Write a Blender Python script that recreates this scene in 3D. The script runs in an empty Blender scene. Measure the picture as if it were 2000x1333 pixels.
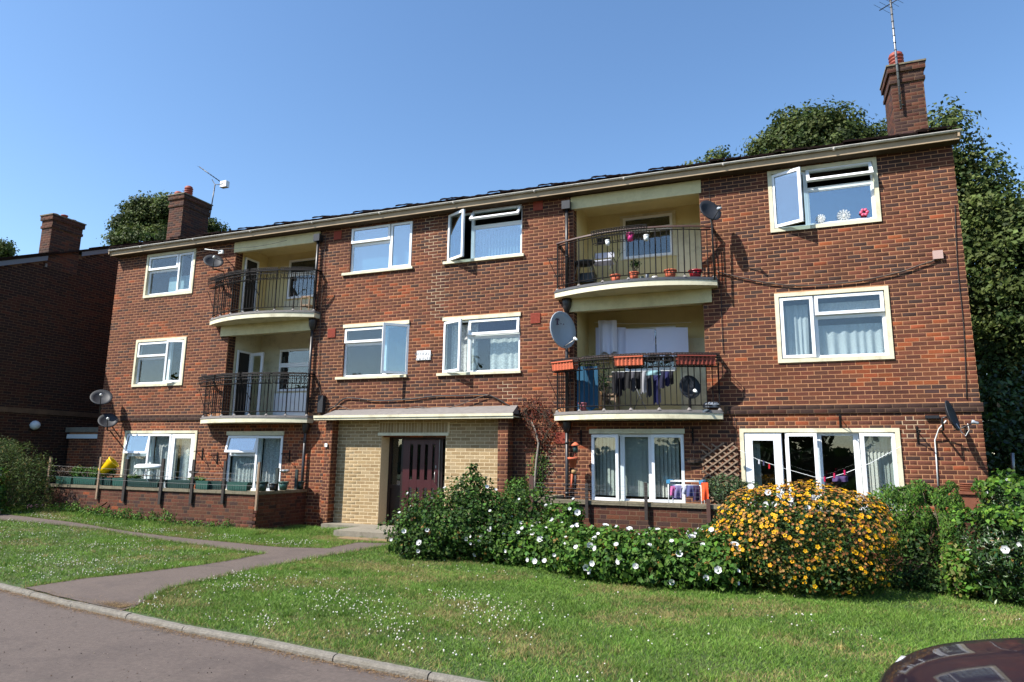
import bpy, bmesh, math, random
import numpy as np
from mathutils import Vector, Matrix, noise as mnoise
from math import sin, cos, pi, radians, sqrt, atan2
random.seed(7); rng = np.random.default_rng(11)
scene = bpy.context.scene
COL = scene.collection

# ------------------------------------------------------------------ camera, light, sky
EYE = 1.6; DIST = 13.04
YAW, PITCH, ROLL, FOC = -0.37615235, 0.17516026, 0.01338524, 1293.4
_cy, _sy, _cp, _sp, _cr, _sr = cos(YAW), sin(YAW), cos(PITCH), sin(PITCH), cos(ROLL), sin(ROLL)
fwd = Vector((_sy*_cp, _cy*_cp, _sp)); _r = Vector((_cy, -_sy, 0)); _u = _r.cross(fwd)
right = _r*_cr + _u*_sr; up = -_r*_sr + _u*_cr
cam = bpy.data.objects.new('camera', bpy.data.cameras.new('camera')); COL.objects.link(cam)
cam.location = (0, -DIST, EYE)
cam.rotation_euler = Matrix((right, up, -fwd)).transposed().to_euler()
cam.data.sensor_width = 36; cam.data.lens = FOC/2000*36
cam.data.clip_start = 0.05; cam.data.clip_end = 900
scene.camera = cam

SUN = Vector((-1.0, -1.0, 1.58)).normalized()         # towards the sun
world = bpy.data.worlds.new("World"); scene.world = world; world.use_nodes = True
nt = world.node_tree; nt.nodes.clear()
sky = nt.nodes.new('ShaderNodeTexSky'); sky.sky_type = 'NISHITA'; sky.sun_disc = False
sky.sun_elevation = math.asin(SUN.z); sky.sun_rotation = atan2(SUN.x, SUN.y)
sky.altitude = 0; sky.air_density = 1.0; sky.dust_density = 0.45; sky.ozone_density = 1.5
bg = nt.nodes.new('ShaderNodeBackground'); bg.inputs[1].default_value = 0.105
out = nt.nodes.new('ShaderNodeOutputWorld')
hs = nt.nodes.new('ShaderNodeHueSaturation'); hs.inputs['Saturation'].default_value = 1.14; hs.inputs['Value'].default_value = 1.14
nt.links.new(sky.outputs[0], hs.inputs['Color']); nt.links.new(hs.outputs[0], bg.inputs[0]); nt.links.new(bg.outputs[0], out.inputs[0])
sl = bpy.data.lights.new('sun', 'SUN'); sl.energy = 5.0; sl.angle = radians(0.53); sl.color = (1, 0.955, 0.88)
so = bpy.data.objects.new('sun', sl); COL.objects.link(so); so.rotation_euler = (-SUN).to_track_quat('-Z', 'Y').to_euler()
scene.view_settings.view_transform = 'Standard'; scene.view_settings.look = 'None'
scene.view_settings.exposure = 0.98; scene.view_settings.gamma = 1.0
scene.view_settings.use_curve_mapping = False
scene.cycles.max_bounces = 8; scene.cycles.transparent_max_bounces = 12
scene.cycles.caustics_reflective = False; scene.cycles.caustics_refractive = False

# ------------------------------------------------------------------ survey: points measured off the photograph, at a real depth
def ray(px, py):
    return right*((px-1000)/FOC) - up*((py-666.5)/FOC) + fwd
def F(px, py, y=0.0):
    d = ray(px, py); t = (DIST+y)/d.y; return Vector((d.x*t, y, EYE+d.z*t))
def G(px, py, z=0.0):
    d = ray(px, py); t = (z-EYE)/d.z; return Vector((d.x*t, -DIST+d.y*t, z))
def ss(t):
    t = min(1, max(0, t)); return t*t*(3-2*t)
def hgt(x, y):
    return 0.20*ss((-10.5-x)/7)*ss((y+6.5)/4) + 0.012*mnoise.noise(Vector((x*.6, y*.6, 0)))*ss((y+8)/1.5)
def GT(px, py):
    z = 0
    for _ in range(6):
        p = G(px, py, z); z = hgt(p.x, p.y)
    return Vector((p.x, p.y, z))

# ------------------------------------------------------------------ helpers
KG = .64        # the picture is exposed for the shade: pigments are kept correspondingly deep
def lin(r, g, b, k=None):
    k = KG if k is None else k
    f = lambda c: ((c/255)/12.92 if c/255 <= .04045 else (((c/255)+.055)/1.055)**2.4)*k
    return (f(r), f(g), f(b))

MATS = {}
def mat(name, col, rough=.6, metal=0, var=.0, vscale=8, bump=0, bscale=60, spec=.5, source=None, trans=0, coat=0, stain=0, stcol=(.05, .04, .03), stscale=.8, emit=0, crack=0):
    m = bpy.data.materials.new(name); m.use_nodes = True; n = m.node_tree.nodes; L = m.node_tree.links
    b = n['Principled BSDF']; b.inputs['Roughness'].default_value = rough; b.inputs['Metallic'].default_value = metal
    b.inputs['Specular IOR Level'].default_value = spec
    b.inputs['Coat Weight'].default_value = coat; b.inputs['Coat Roughness'].default_value = .04
    tc = n.new('ShaderNodeNewGeometry')
    if source == 'attr':
        s = n.new('ShaderNodeAttribute'); s.attribute_name = 'col'; base = s.outputs['Color']
    elif source == 'object':
        s = n.new('ShaderNodeObjectInfo'); base = s.outputs['Color']
    else:
        s = n.new('ShaderNodeRGB'); s.outputs[0].default_value = (*col, 1); base = s.outputs[0]
    if var:
        t = n.new('ShaderNodeTexNoise'); t.inputs['Scale'].default_value = vscale; t.inputs['Detail'].default_value = 6; t.inputs['Roughness'].default_value = .65
        L.new(tc.outputs['Position'], t.inputs['Vector'])
        mr = n.new('ShaderNodeMapRange'); mr.inputs[1].default_value = .25; mr.inputs[2].default_value = .75
        mr.inputs[3].default_value = 1-var; mr.inputs[4].default_value = 1+var
        L.new(t.outputs[0], mr.inputs[0])
        mx = n.new('ShaderNodeVectorMath'); mx.operation = 'SCALE'
        L.new(base, mx.inputs[0]); L.new(mr.outputs[0], mx.inputs['Scale']); base = mx.outputs[0]
    if stain:
        t = n.new('ShaderNodeTexNoise'); t.inputs['Scale'].default_value = stscale; t.inputs['Detail'].default_value = 9; t.inputs['Roughness'].default_value = .7
        L.new(tc.outputs['Position'], t.inputs['Vector'])
        mr = n.new('ShaderNodeMapRange'); mr.inputs[1].default_value = .48; mr.inputs[2].default_value = .68; mr.inputs[3].default_value = 0; mr.inputs[4].default_value = stain
        L.new(t.outputs[0], mr.inputs[0])
        mx = n.new('ShaderNodeMix'); mx.data_type = 'RGBA'; L.new(mr.outputs[0], mx.inputs[0]); L.new(base, mx.inputs[6]); mx.inputs[7].default_value = (*stcol, 1)
        base = mx.outputs[2]
    if crack:
        wn = n.new('ShaderNodeTexNoise'); wn.inputs['Scale'].default_value = 1.3; wn.inputs['Detail'].default_value = 4; L.new(tc.outputs['Position'], wn.inputs['Vector'])
        av = n.new('ShaderNodeMix'); av.data_type = 'RGBA'; av.inputs[0].default_value = .35; L.new(tc.outputs['Position'], av.inputs[6]); L.new(wn.outputs['Color'], av.inputs[7])
        vo = n.new('ShaderNodeTexVoronoi'); vo.feature = 'DISTANCE_TO_EDGE'; vo.inputs['Scale'].default_value = crack; L.new(av.outputs[2], vo.inputs['Vector'])
        mr = n.new('ShaderNodeMapRange'); mr.inputs[1].default_value = .0; mr.inputs[2].default_value = .012; mr.inputs[3].default_value = .55; mr.inputs[4].default_value = 0; L.new(vo.outputs['Distance'], mr.inputs[0])
        g2 = n.new('ShaderNodeTexNoise'); g2.inputs['Scale'].default_value = .5; L.new(tc.outputs['Position'], g2.inputs['Vector'])
        m2 = n.new('ShaderNodeMapRange'); m2.inputs[1].default_value = .48; m2.inputs[2].default_value = .62; L.new(g2.outputs[0], m2.inputs[0])
        ml = n.new('ShaderNodeMath'); ml.operation = 'MULTIPLY'; L.new(mr.outputs[0], ml.inputs[0]); L.new(m2.outputs[0], ml.inputs[1])
        mx = n.new('ShaderNodeMix'); mx.data_type = 'RGBA'; L.new(ml.outputs[0], mx.inputs[0]); L.new(base, mx.inputs[6]); mx.inputs[7].default_value = (.02, .018, .016, 1); base = mx.outputs[2]
    L.new(base, b.inputs['Base Color'])
    if bump:
        t = n.new('ShaderNodeTexNoise'); t.inputs['Scale'].default_value = bscale; t.inputs['Detail'].default_value = 5
        L.new(tc.outputs['Position'], t.inputs['Vector'])
        bp = n.new('ShaderNodeBump'); bp.inputs['Strength'].default_value = bump; bp.inputs['Distance'].default_value = .01
        L.new(t.outputs[0], bp.inputs['Height']); L.new(bp.outputs[0], b.inputs['Normal'])
    if trans:
        tr = n.new('ShaderNodeBsdfTranslucent'); L.new(base, tr.inputs[0])
        ms = n.new('ShaderNodeMixShader'); ms.inputs[0].default_value = trans
        L.new(b.outputs[0], ms.inputs[1]); L.new(tr.outputs[0], ms.inputs[2]); L.new(ms.outputs[0], n['Material Output'].inputs[0])
    if emit:
        b.inputs['Emission Color'].default_value = (*col, 1); b.inputs['Emission Strength'].default_value = emit
    MATS[name] = m; return m

def glass(name, tint=(.9, .95, .95), extra=0.04):
    m = bpy.data.materials.new(name); m.use_nodes = True; n = m.node_tree.nodes; L = m.node_tree.links; n.clear()
    o = n.new('ShaderNodeOutputMaterial'); g = n.new('ShaderNodeBsdfGlossy'); g.inputs['Roughness'].default_value = .003
    t = n.new('ShaderNodeBsdfTransparent'); t.inputs[0].default_value = (*tint, 1)
    lw = n.new('ShaderNodeLayerWeight'); lw.inputs[0].default_value = .5      # Schlick reflectance, the same from both sides
    f = n.new('ShaderNodeMath'); f.operation = 'POWER'; f.inputs[1].default_value = 5; L.new(lw.outputs['Facing'], f.inputs[0])
    extra += .045
    a = n.new('ShaderNodeMath'); a.operation = 'MULTIPLY_ADD'; a.inputs[1].default_value = .95; a.inputs[2].default_value = extra; a.use_clamp = True
    gm = n.new('ShaderNodeNewGeometry'); ns = n.new('ShaderNodeTexNoise'); ns.inputs['Scale'].default_value = 1.6
    bp = n.new('ShaderNodeBump'); bp.inputs['Strength'].default_value = .035; bp.inputs['Distance'].default_value = .1
    L.new(gm.outputs['Position'], ns.inputs['Vector']); L.new(ns.outputs[0], bp.inputs['Height']); L.new(bp.outputs[0], g.inputs['Normal'])
    mx = n.new('ShaderNodeMixShader'); L.new(f.outputs[0], a.inputs[0]); L.new(a.outputs[0], mx.inputs[0])
    L.new(t.outputs[0], mx.inputs[1]); L.new(g.outputs[0], mx.inputs[2]); L.new(mx.outputs[0], o.inputs[0])
    return m

def net(name, col, opacity=.75, scale=90):
    m = bpy.data.materials.new(name); m.use_nodes = True; n = m.node_tree.nodes; L = m.node_tree.links; n.clear()
    o = n.new('ShaderNodeOutputMaterial'); d = n.new('ShaderNodeBsdfDiffuse'); d.inputs[0].default_value = (*col, 1)
    tl = n.new('ShaderNodeBsdfTranslucent'); tl.inputs[0].default_value = (*col, 1)
    m1 = n.new('ShaderNodeMixShader'); m1.inputs[0].default_value = .3
    t = n.new('ShaderNodeBsdfTransparent')
    gm = n.new('ShaderNodeNewGeometry'); v = n.new('ShaderNodeTexVoronoi'); v.inputs['Scale'].default_value = scale
    L.new(gm.outputs['Position'], v.inputs['Vector'])
    mr = n.new('ShaderNodeMapRange'); mr.inputs[1].default_value = .1; mr.inputs[2].default_value = .7; mr.inputs[3].default_value = min(1, opacity+.22); mr.inputs[4].default_value = opacity-.2
    L.new(v.outputs[0], mr.inputs[0])
    m2 = n.new('ShaderNodeMixShader'); L.new(mr.outputs[0], m2.inputs[0])
    L.new(d.outputs[0], m1.inputs[1]); L.new(tl.outputs[0], m1.inputs[2]); L.new(t.outputs[0], m2.inputs[1]); L.new(m1.outputs[0], m2.inputs[2]); L.new(m2.outputs[0], o.inputs[0])
    return m

ORG = {}
def org(o): return ORG.get(o.name, Vector((0, 0, 0))) if o else Vector((0, 0, 0))
def tag(o, label=None, cat=None, group=None, kind=None):
    if label: o['label'] = label
    if cat: o['category'] = cat
    if group: o['group'] = group
    if kind: o['kind'] = kind
    return o
def thing(name, label, cat, loc=(0, 0, 0), group=None):
    o = bpy.data.objects.new(name, None); COL.objects.link(o); o.location = loc; o.empty_display_size = .1
    ORG[o.name] = Vector(loc); return tag(o, label, cat, group)

def link(me, name, parent=None, kind=None):
    o = bpy.data.objects.new(name, me); COL.objects.link(o)
    if parent: o.parent = parent; ORG[o.name] = org(parent)
    if kind: o['kind'] = kind
    return o

class MB:
    """collects shapes in world coordinates, links them as one mesh"""
    def __init__(s): s.v = []; s.f = []; s.m = []; s.c = []; s.sm = []
    def add(s, vs, fs, mi=0, col=None, smooth=False):
        b = len(s.v); s.v += [tuple(v) for v in vs]
        s.c += [col or (1, 1, 1)]*len(vs)
        for f in fs: s.f.append(tuple(b+i for i in f)); s.m.append(mi); s.sm.append(smooth)
        return s
    def obox(s, O, U, V, N, mi=0, col=None, skip=()):
        """box from corner O along full vectors U, V, N"""
        O, U, V, N = Vector(O), Vector(U), Vector(V), Vector(N)
        vs = [O, O+U, O+U+V, O+V, O+N, O+U+N, O+U+V+N, O+V+N]
        fs = [(3, 2, 1, 0), (4, 5, 6, 7), (0, 1, 5, 4), (2, 3, 7, 6), (1, 2, 6, 5), (3, 0, 4, 7)]
        if U.cross(V).dot(N) < 0: fs = [tuple(reversed(f)) for f in fs]
        return s.add(vs, [f for i, f in enumerate(fs) if i not in skip], mi, col)
    def box(s, x0, x1, y0, y1, z0, z1, mi=0, col=None):
        return s.obox((x0, y0, z0), (x1-x0, 0, 0), (0, y1-y0, 0), (0, 0, z1-z0), mi, col)
    def quad(s, a, b, c, d, mi=0, col=None): return s.add([a, b, c, d], [(0, 1, 2, 3)], mi, col)
    def tube(s, pts, r, n=6, mi=0, col=None, caps=True):
        pts = [Vector(p) for p in pts]; rs = r if isinstance(r, (list, tuple)) else [r]*len(pts)
        vs = []; fs = []; prev = None
        for i, p in enumerate(pts):
            d = (pts[min(i+1, len(pts)-1)]-pts[max(i-1, 0)])
            if d.length < 1e-9: d = Vector((0, 0, 1))
            d.normalize()
            if prev is None:
                a = d.cross(Vector((0, 0, 1)));
                if a.length < .05: a = d.cross(Vector((1, 0, 0)))
            else: a = prev - d*prev.dot(d)
            a.normalize(); prev = a; b = d.cross(a)
            for k in range(n): t = 2*pi*k/n; vs.append(p+(a*cos(t)+b*sin(t))*rs[i])
        for i in range(len(pts)-1):
            for k in range(n): fs.append((i*n+k, i*n+(k+1) % n, (i+1)*n+(k+1) % n, (i+1)*n+k))
        if caps: fs.append(tuple(reversed(range(n)))); fs.append(tuple(range((len(pts)-1)*n, len(pts)*n)))
        return s.add(vs, fs, mi, col, n > 5)
    def lathe(s, O, prof, n=16, mi=0, col=None, axis=(0, 0, 1), smooth=True, scale=(1, 1)):
        """prof: (radius, height along axis)"""
        ax = Vector(axis).normalized(); a = ax.cross(Vector((0, 1, 0)));
        if a.length < .1: a = ax.cross(Vector((1, 0, 0)))
        a.normalize(); b = ax.cross(a); O = Vector(O); vs = []; fs = []
        for r, h in prof:
            for k in range(n): t = 2*pi*k/n; vs.append(O+ax*h+a*(cos(t)*r*scale[0])+b*(sin(t)*r*scale[1]))
        for i in range(len(prof)-1):
            for k in range(n): fs.append((i*n+k, i*n+(k+1) % n, (i+1)*n+(k+1) % n, (i+1)*n+k))
        if prof[0][0] > 1e-5: fs.append(tuple(reversed(range(n))))
        if prof[-1][0] > 1e-5: fs.append(tuple(range((len(prof)-1)*n, len(prof)*n)))
        return s.add(vs, fs, mi, col, smooth)
    def rect(s, O, U, V, N, w, h, t, d, mi=0):
        """four bars of a rectangular frame; U,V,N unit vectors, bars t wide, d deep along N"""
        O, U, V, N = map(Vector, (O, U, V, N))
        s.obox(O, U*w, V*t, N*d, mi); s.obox(O+V*(h-t), U*w, V*t, N*d, mi)
        s.obox(O+V*t, U*t, V*(h-2*t), N*d, mi); s.obox(O+V*t+U*(w-t), U*t, V*(h-2*t), N*d, mi)
        return s
    def build(s, name, mats, parent=None, kind=None, label=None, smooth=None):
        if not isinstance(mats, (list, tuple)): mats = [mats]
        o0 = org(parent); me = bpy.data.meshes.new(name)
        me.from_pydata([tuple(Vector(v)-o0) for v in s.v], [], s.f)
        for m in mats: me.materials.append(m)
        me.polygons.foreach_set('material_index', s.m)
        me.polygons.foreach_set('use_smooth', s.sm if smooth is None else [smooth]*len(s.f))
        ca = me.color_attributes.new('col', 'FLOAT_COLOR', 'POINT')
        ca.data.foreach_set('color', np.hstack([np.array(s.c, float).reshape(-1, 3), np.ones((len(s.c), 1))]).ravel())
        me.update(); o = link(me, name, parent, kind)
        if label: o['label'] = label
        return o

def nmesh(name, V, Fc, cols, m, parent=None, kind=None, smooth=False):
    """fast mesh from arrays; Fc (M,k)"""
    me = bpy.data.meshes.new(name); V = np.asarray(V, np.float32) - np.array(org(parent), np.float32); Fc = np.asarray(Fc, np.int32)
    k = Fc.shape[1]
    me.vertices.add(len(V)); me.vertices.foreach_set('co', V.ravel())
    me.loops.add(Fc.size); me.loops.foreach_set('vertex_index', Fc.ravel())
    me.polygons.add(len(Fc)); me.polygons.foreach_set('loop_start', np.arange(0, Fc.size, k, dtype=np.int32))
    try: me.polygons.foreach_set('loop_total', np.full(len(Fc), k, np.int32))
    except Exception: pass
    me.materials.append(m)
    ca = me.color_attributes.new('col', 'FLOAT_COLOR', 'POINT')
    ca.data.foreach_set('color', np.hstack([np.asarray(cols, np.float32), np.ones((len(V), 1), np.float32)]).ravel())
    me.update(calc_edges=True); me.validate()
    if smooth: me.polygons.foreach_set('use_smooth', [True]*len(Fc))
    return link(me, name, parent, kind)

# ------------------------------------------------------------------ materials
M_brick = mat('brick', (1, 1, 1), .88, var=.22, vscale=38, bump=.5, bscale=170, source='attr', spec=.25, stain=.38, stcol=lin(70, 52, 44, .6), stscale=.55)
M_brick1 = mat('brick_single', (1, 1, 1), .88, var=.22, vscale=38, bump=.5, bscale=170, source='object', spec=.25, stain=.38, stcol=lin(70, 52, 44, .6), stscale=.55)
M_mortar = mat('mortar', lin(214, 158, 116, .60), .95, var=.22, vscale=5, bump=.4, bscale=220, spec=.2, stain=.5, stcol=lin(120, 80, 55), stscale=1.1)
M_mortar_pale = mat('mortar_pale', lin(225, 195, 160), .95, var=.15, vscale=30, spec=.2)
M_mortar_dark = mat('mortar_dark', lin(120, 95, 75), .95, var=.3, vscale=5, bump=.4, bscale=220, spec=.2)
M_buffmort = mat('buff_mortar', lin(228, 206, 168, .78), .95, var=.1, vscale=20)
M_cream = mat('cream_paint', lin(232, 224, 192, .8), .55, var=.05, vscale=5, stain=.45, stcol=lin(150, 138, 106), stscale=3)
M_beam = mat('shade_warmed_cream', lin(232, 218, 164, .72), .6, var=.06, vscale=5, stain=.3, stcol=lin(150, 136, 100), stscale=3)  # the cream trim made yellower, offsetting the bluish shade on the beams
M_ochre = mat('ochre_render', lin(218, 202, 150, .92), .85, var=.07, vscale=4, bump=.2, bscale=90)
M_upvc = mat('white_frame', lin(238, 240, 242, .95), .3, var=.03, vscale=9)
M_glass = glass('glass'); M_glass_sky = glass('glass_bright', (.75, .9, .95), .30)
M_lead = mat('lead_flashing', lin(140, 134, 130), .7, var=.2, vscale=9, bump=.3, bscale=30)
M_leadD = mat('dark_flashing', lin(84, 86, 92), .6, var=.2, vscale=9, bump=.3, bscale=30)
M_iron = mat('black_iron', lin(26, 23, 23), .75, var=.2, vscale=20, spec=.2)
M_wire = mat('black_wire', lin(52, 48, 48), .6, spec=.3)
M_rail = mat('brown_handrail', lin(92, 62, 52), .55, var=.2, vscale=14)
M_black = mat('black_plastic', lin(34, 36, 40), .4)
M_blackpipe = mat('black_pipe', lin(52, 50, 52), .4, var=.2, vscale=6)
M_dish = mat('dark_dish', lin(32, 36, 44), .6, var=.08, vscale=10)
M_dishg = mat('grey_dish', lin(150, 158, 166, .95), .45, var=.05, vscale=5)
M_white = mat('white_plastic', lin(232, 234, 232, .95), .4)
M_galv = mat('galvanised_steel', lin(165, 165, 165), .35, metal=.7)
M_tile = mat('roof_tile', lin(52, 38, 36), .95, var=.35, spec=.1, vscale=6, bump=.5, bscale=50, stain=.4, stcol=lin(50, 52, 36), stscale=3)
M_facia = mat('fascia_board', lin(204, 178, 144, .6), .8, var=.18, vscale=3, bump=.2, bscale=30, stain=.25, stcol=lin(120, 104, 84), stscale=2.5)
M_gutter = mat('pale_gutter', lin(220, 214, 204, .75), .6, var=.2, vscale=4, stain=.4, stcol=lin(130, 120, 108), stscale=5)
M_soffit = mat('soffit', lin(92, 72, 54), .9, var=.3, vscale=4)
M_terra = mat('terracotta', lin(196, 98, 66, .95), .8, var=.15, vscale=15)
M_terra2 = mat('dark_terracotta', lin(150, 66, 50, .8), .7, var=.15, vscale=15)
M_room = mat('room_wall', lin(104, 96, 86), .9)
M_roomd = mat('room_dark', lin(48, 44, 40), .9)
M_maroon = mat('maroon_paint', lin(74, 32, 36), .35, var=.08, vscale=10)
M_brownpaint = mat('dark_brown_paint', lin(44, 26, 24), .4)
M_conc = mat('concrete', lin(150, 142, 126), .9, var=.2, vscale=14, bump=.4, bscale=80, stain=.5, stcol=lin(96, 92, 76), stscale=4)
M_cop = mat('coping_concrete', lin(136, 126, 104), .9, var=.25, vscale=18, bump=.5, bscale=70, stain=.6, stcol=lin(84, 82, 60), stscale=6)
M_wood = mat('weathered_wood', lin(146, 122, 100, .8), .85, var=.3, vscale=22, bump=.3, bscale=60)
M_darkwood = mat('dark_weathered_wood', lin(58, 50, 46), .85, var=.3, vscale=22, bump=.3, bscale=60)
M_greenwood = mat('green_painted_wood', lin(40, 54, 52), .7, var=.3, vscale=22)
M_green = mat('green_plastic', lin(52, 98, 88), .45, var=.2, vscale=12, stain=.4, stcol=lin(80, 100, 90), stscale=9)
M_greenD = mat('dark_green_plastic', lin(34, 66, 62), .45, var=.2, vscale=12)
M_yellow = mat('yellow_plastic', lin(250, 200, 10, .9), .4)
M_soil = mat('soil', lin(62, 46, 34), .95, var=.4, vscale=30, bump=.6, bscale=60)
M_leaf = mat('leaf', (1, 1, 1), .62, source='attr', spec=.18, trans=.3)
M_leafg = mat('glossy_leaf', (1, 1, 1), .38, source='attr', spec=.45, trans=.22)
M_petal = mat('petal', (1, 1, 1), .6, source='attr', spec=.2, trans=.25)
M_grass = mat('grass_blade', (1, 1, 1), .6, source='attr', spec=.2, trans=.3)
M_bark = mat('bark', lin(96, 80, 64), .9, var=.35, vscale=12, bump=.8, bscale=25)
M_lawn = mat('lawn_soil', lin(66, 88, 36), .95, var=.35, vscale=7, bump=.6, bscale=40, stain=.55, stcol=lin(110, 98, 62), stscale=.9)
M_path = mat('path_asphalt', lin(110, 96, 88, .62), .93, var=.22, vscale=30, bump=.5, bscale=240, stain=.45, stcol=lin(84, 72, 70, .5), stscale=1.4, crack=.8)
M_road = mat('road_asphalt', lin(108, 95, 88, .62), .92, var=.30, vscale=34, bump=.6, bscale=260, stain=.55, stcol=lin(84, 72, 70, .42), stscale=.9, crack=.55)
M_kerb = mat('kerb_concrete', lin(132, 126, 116, .66), .92, var=.35, vscale=28, bump=1, bscale=60, stain=.5, stcol=lin(110, 104, 88), stscale=5)
M_cloth_w = mat('white_cloth', lin(214, 216, 228, .85), .9, trans=.25)
M_cloth = mat('cloth', (1, 1, 1), .9, source='attr', trans=.12)
M_cable = mat('grey_cable', lin(92, 76, 66), .6)
M_cablek = mat('black_cable', lin(34, 30, 30), .6)
M_vent = mat('terracotta_vent', lin(186, 84, 62), .85, var=.15, vscale=30)
M_frost = net('frosted_film', lin(150, 190, 205), .75, 40)
M_net = net('white_net', lin(238, 240, 244, 1), .8, 110); M_lace = net('lace_net', lin(240, 240, 238, 1), .86, 26)
M_blind = net('pale_blind', lin(196, 222, 232, 1), .9, 60)
M_vblind = net('vertical_blind', lin(214, 214, 206, 1), .95, 60)

# ------------------------------------------------------------------ brick tools
def brick_col(x, z, dark=0.0, grime_shade=0.0):
    n1 = mnoise.noise(Vector((x*.55, z*.8, 3.1))); n2 = mnoise.noise(Vector((x*1.7, z*1.9, 9.3)))
    r = random.random() - n1*.45 - n2*.25 + dark
    if r < .04: c = lin(166, 88, 54)
    elif r < .30: c = lin(130, 76, 55)
    elif r < .68: c = lin(115, 70, 53)
    elif r < .93: c = lin(104, 63, 50)
    else: c = lin(84, 60, 54)
    k = random.uniform(.8, 1.12)*(1-grime_shade)
    return (c[0]*k, c[1]*k*random.uniform(.93, 1.07), c[2]*k)
def buff_col(x, z, *a):
    k = random.uniform(.86, 1.08); c = random.choice([lin(194, 166, 124, .64), lin(188, 160, 118, .64), lin(200, 174, 134, .64), lin(180, 152, 112, .64)])
    return (c[0]*k, c[1]*k, c[2]*k)

def course_bricks(u0, u1, z0, z1, holes, bond='stretcher', cw=.225, ch=.075, zoff=0.0, uoff=0.0):
    """clipped brick rectangles on a wall plane"""
    res = []; i = math.floor((z0-zoff)/ch)
    while zoff+i*ch < z1-1e-6:
        zb = zoff+i*ch+.005; zt = zb+ch-.010
        zb2, zt2 = max(zb, z0), min(zt, z1)
        if zt2-zb2 > .012:
            if bond == 'stretcher': widths = [cw]; off = uoff+(i % 2)*cw/2
            elif bond == 'flemish': widths = [cw, cw/2]; off = uoff+(i % 2)*(cw*.75)
            else: widths = [cw/2] if i % 4 == 0 else [cw]; off = uoff+(i % 2)*cw/2
            T = sum(widths); u = off+math.floor((u0-off)/T)*T; j = 0
            zm = (zb+zt)/2
            hs = sorted([(h[0], h[1]) for h in holes if h[2] < zm < h[3]])
            while u < u1:
                w = widths[j % len(widths)]; a, b = max(u+.005, u0), min(u+w-.005, u1)
                segs = [(a, b)] if b > a else []
                for h0, h1 in hs:
                    ns = []
                    for a_, b_ in segs:
                        if h1 <= a_ or h0 >= b_: ns.append((a_, b_))
                        else:
                            if a_ < h0: ns.append((a_, h0-.003))
                            if b_ > h1: ns.append((h1+.003, b_))
                    segs = ns
                for a_, b_ in segs:
                    if b_-a_ > .015: res.append((a_, b_, zb2, zt2))
                u += w; j += 1
        i += 1
    return res

BMESH = {}
def single_mesh(w, h, d, m):
    key = (round(w, 3), round(h, 3), d, m.name)
    if key not in BMESH:
        b = MB(); e = .004
        vs = [(-w/2, 0, -h/2), (w/2, 0, -h/2), (w/2, 0, h/2), (-w/2, 0, h/2)]
        vf = [(-w/2+e, -d, -h/2+e), (w/2-e, -d, -h/2+e), (w/2-e, -d, h/2-e), (-w/2+e, -d, h/2-e)]
        b.add(vs+vf, [(4, 5, 6, 7), (0, 1, 5, 4), (1, 2, 6, 5), (2, 3, 7, 6), (3, 0, 4, 7)])
        me = bpy.data.meshes.new('brick'); me.from_pydata(b.v, [], b.f); me.materials.append(m); me.update()
        BMESH[key] = me
    return BMESH[key]

def brick_wall(parent, O, U, N, bricks, colf, score=None, nsingle=0, joined='brickwork', single='brick', d=.0018, ms=None, mj=None, cargs=()):
    """bricks (u0,u1,z0,z1) on plane at O, along U, outward N.  The nsingle best-scored ones are objects, the rest one part"""
    O, U, N = Vector(O), Vector(U).normalized(), Vector(N).normalized()
    if score is None: order = bricks
    else: order = sorted(bricks, key=score)
    ang = atan2(U.y, U.x) if U.cross(Vector((0, 0, 1))).dot(N) > 0 else atan2(-U.y, -U.x)
    po = org(parent)
    for (a, b, z0, z1) in order[:nsingle]:
        c = O+U*((a+b)/2)+Vector((0, 0, (z0+z1)/2))
        o = bpy.data.objects.new(single, single_mesh(b-a, z1-z0, d, ms or M_brick1)); COL.objects.link(o)
        o.parent = parent; o.location = c-po+N*random.uniform(-.0006, .001); o.rotation_euler = (random.gauss(0, .004), 0, ang)
        cc = colf((a+b)/2, (z0+z1)/2, *cargs); o.color = (*cc, 1)
    rest = order[nsingle:]
    if rest:
        V = []; Q = []; C = []; e = .003
        for (a, b, z0, z1) in rest:
            j = d+random.uniform(-.0007, .0012); k = len(V); cc = colf((a+b)/2, (z0+z1)/2, *cargs)
            for (uu, zz) in ((a, z0), (b, z0), (b, z1), (a, z1)): V.append(O+U*uu+Vector((0, 0, zz)))
            for (uu, zz) in ((a+e, z0+e), (b-e, z0+e), (b-e, z1-e), (a+e, z1-e)): V.append(O+U*uu+Vector((0, 0, zz))+N*j)
            C += [cc]*8
            q = [(4, 5, 6, 7), (0, 1, 5, 4), (1, 2, 6, 5), (2, 3, 7, 6), (3, 0, 4, 7)]
            if U.cross(Vector((0, 0, 1))).dot(N) < 0: q = [tuple(reversed(t)) for t in q]
            Q += [tuple(k+i for i in t) for t in q]
        nmesh(joined, [tuple(v) for v in V], Q, C, mj or M_brick, parent, 'stuff')

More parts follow.
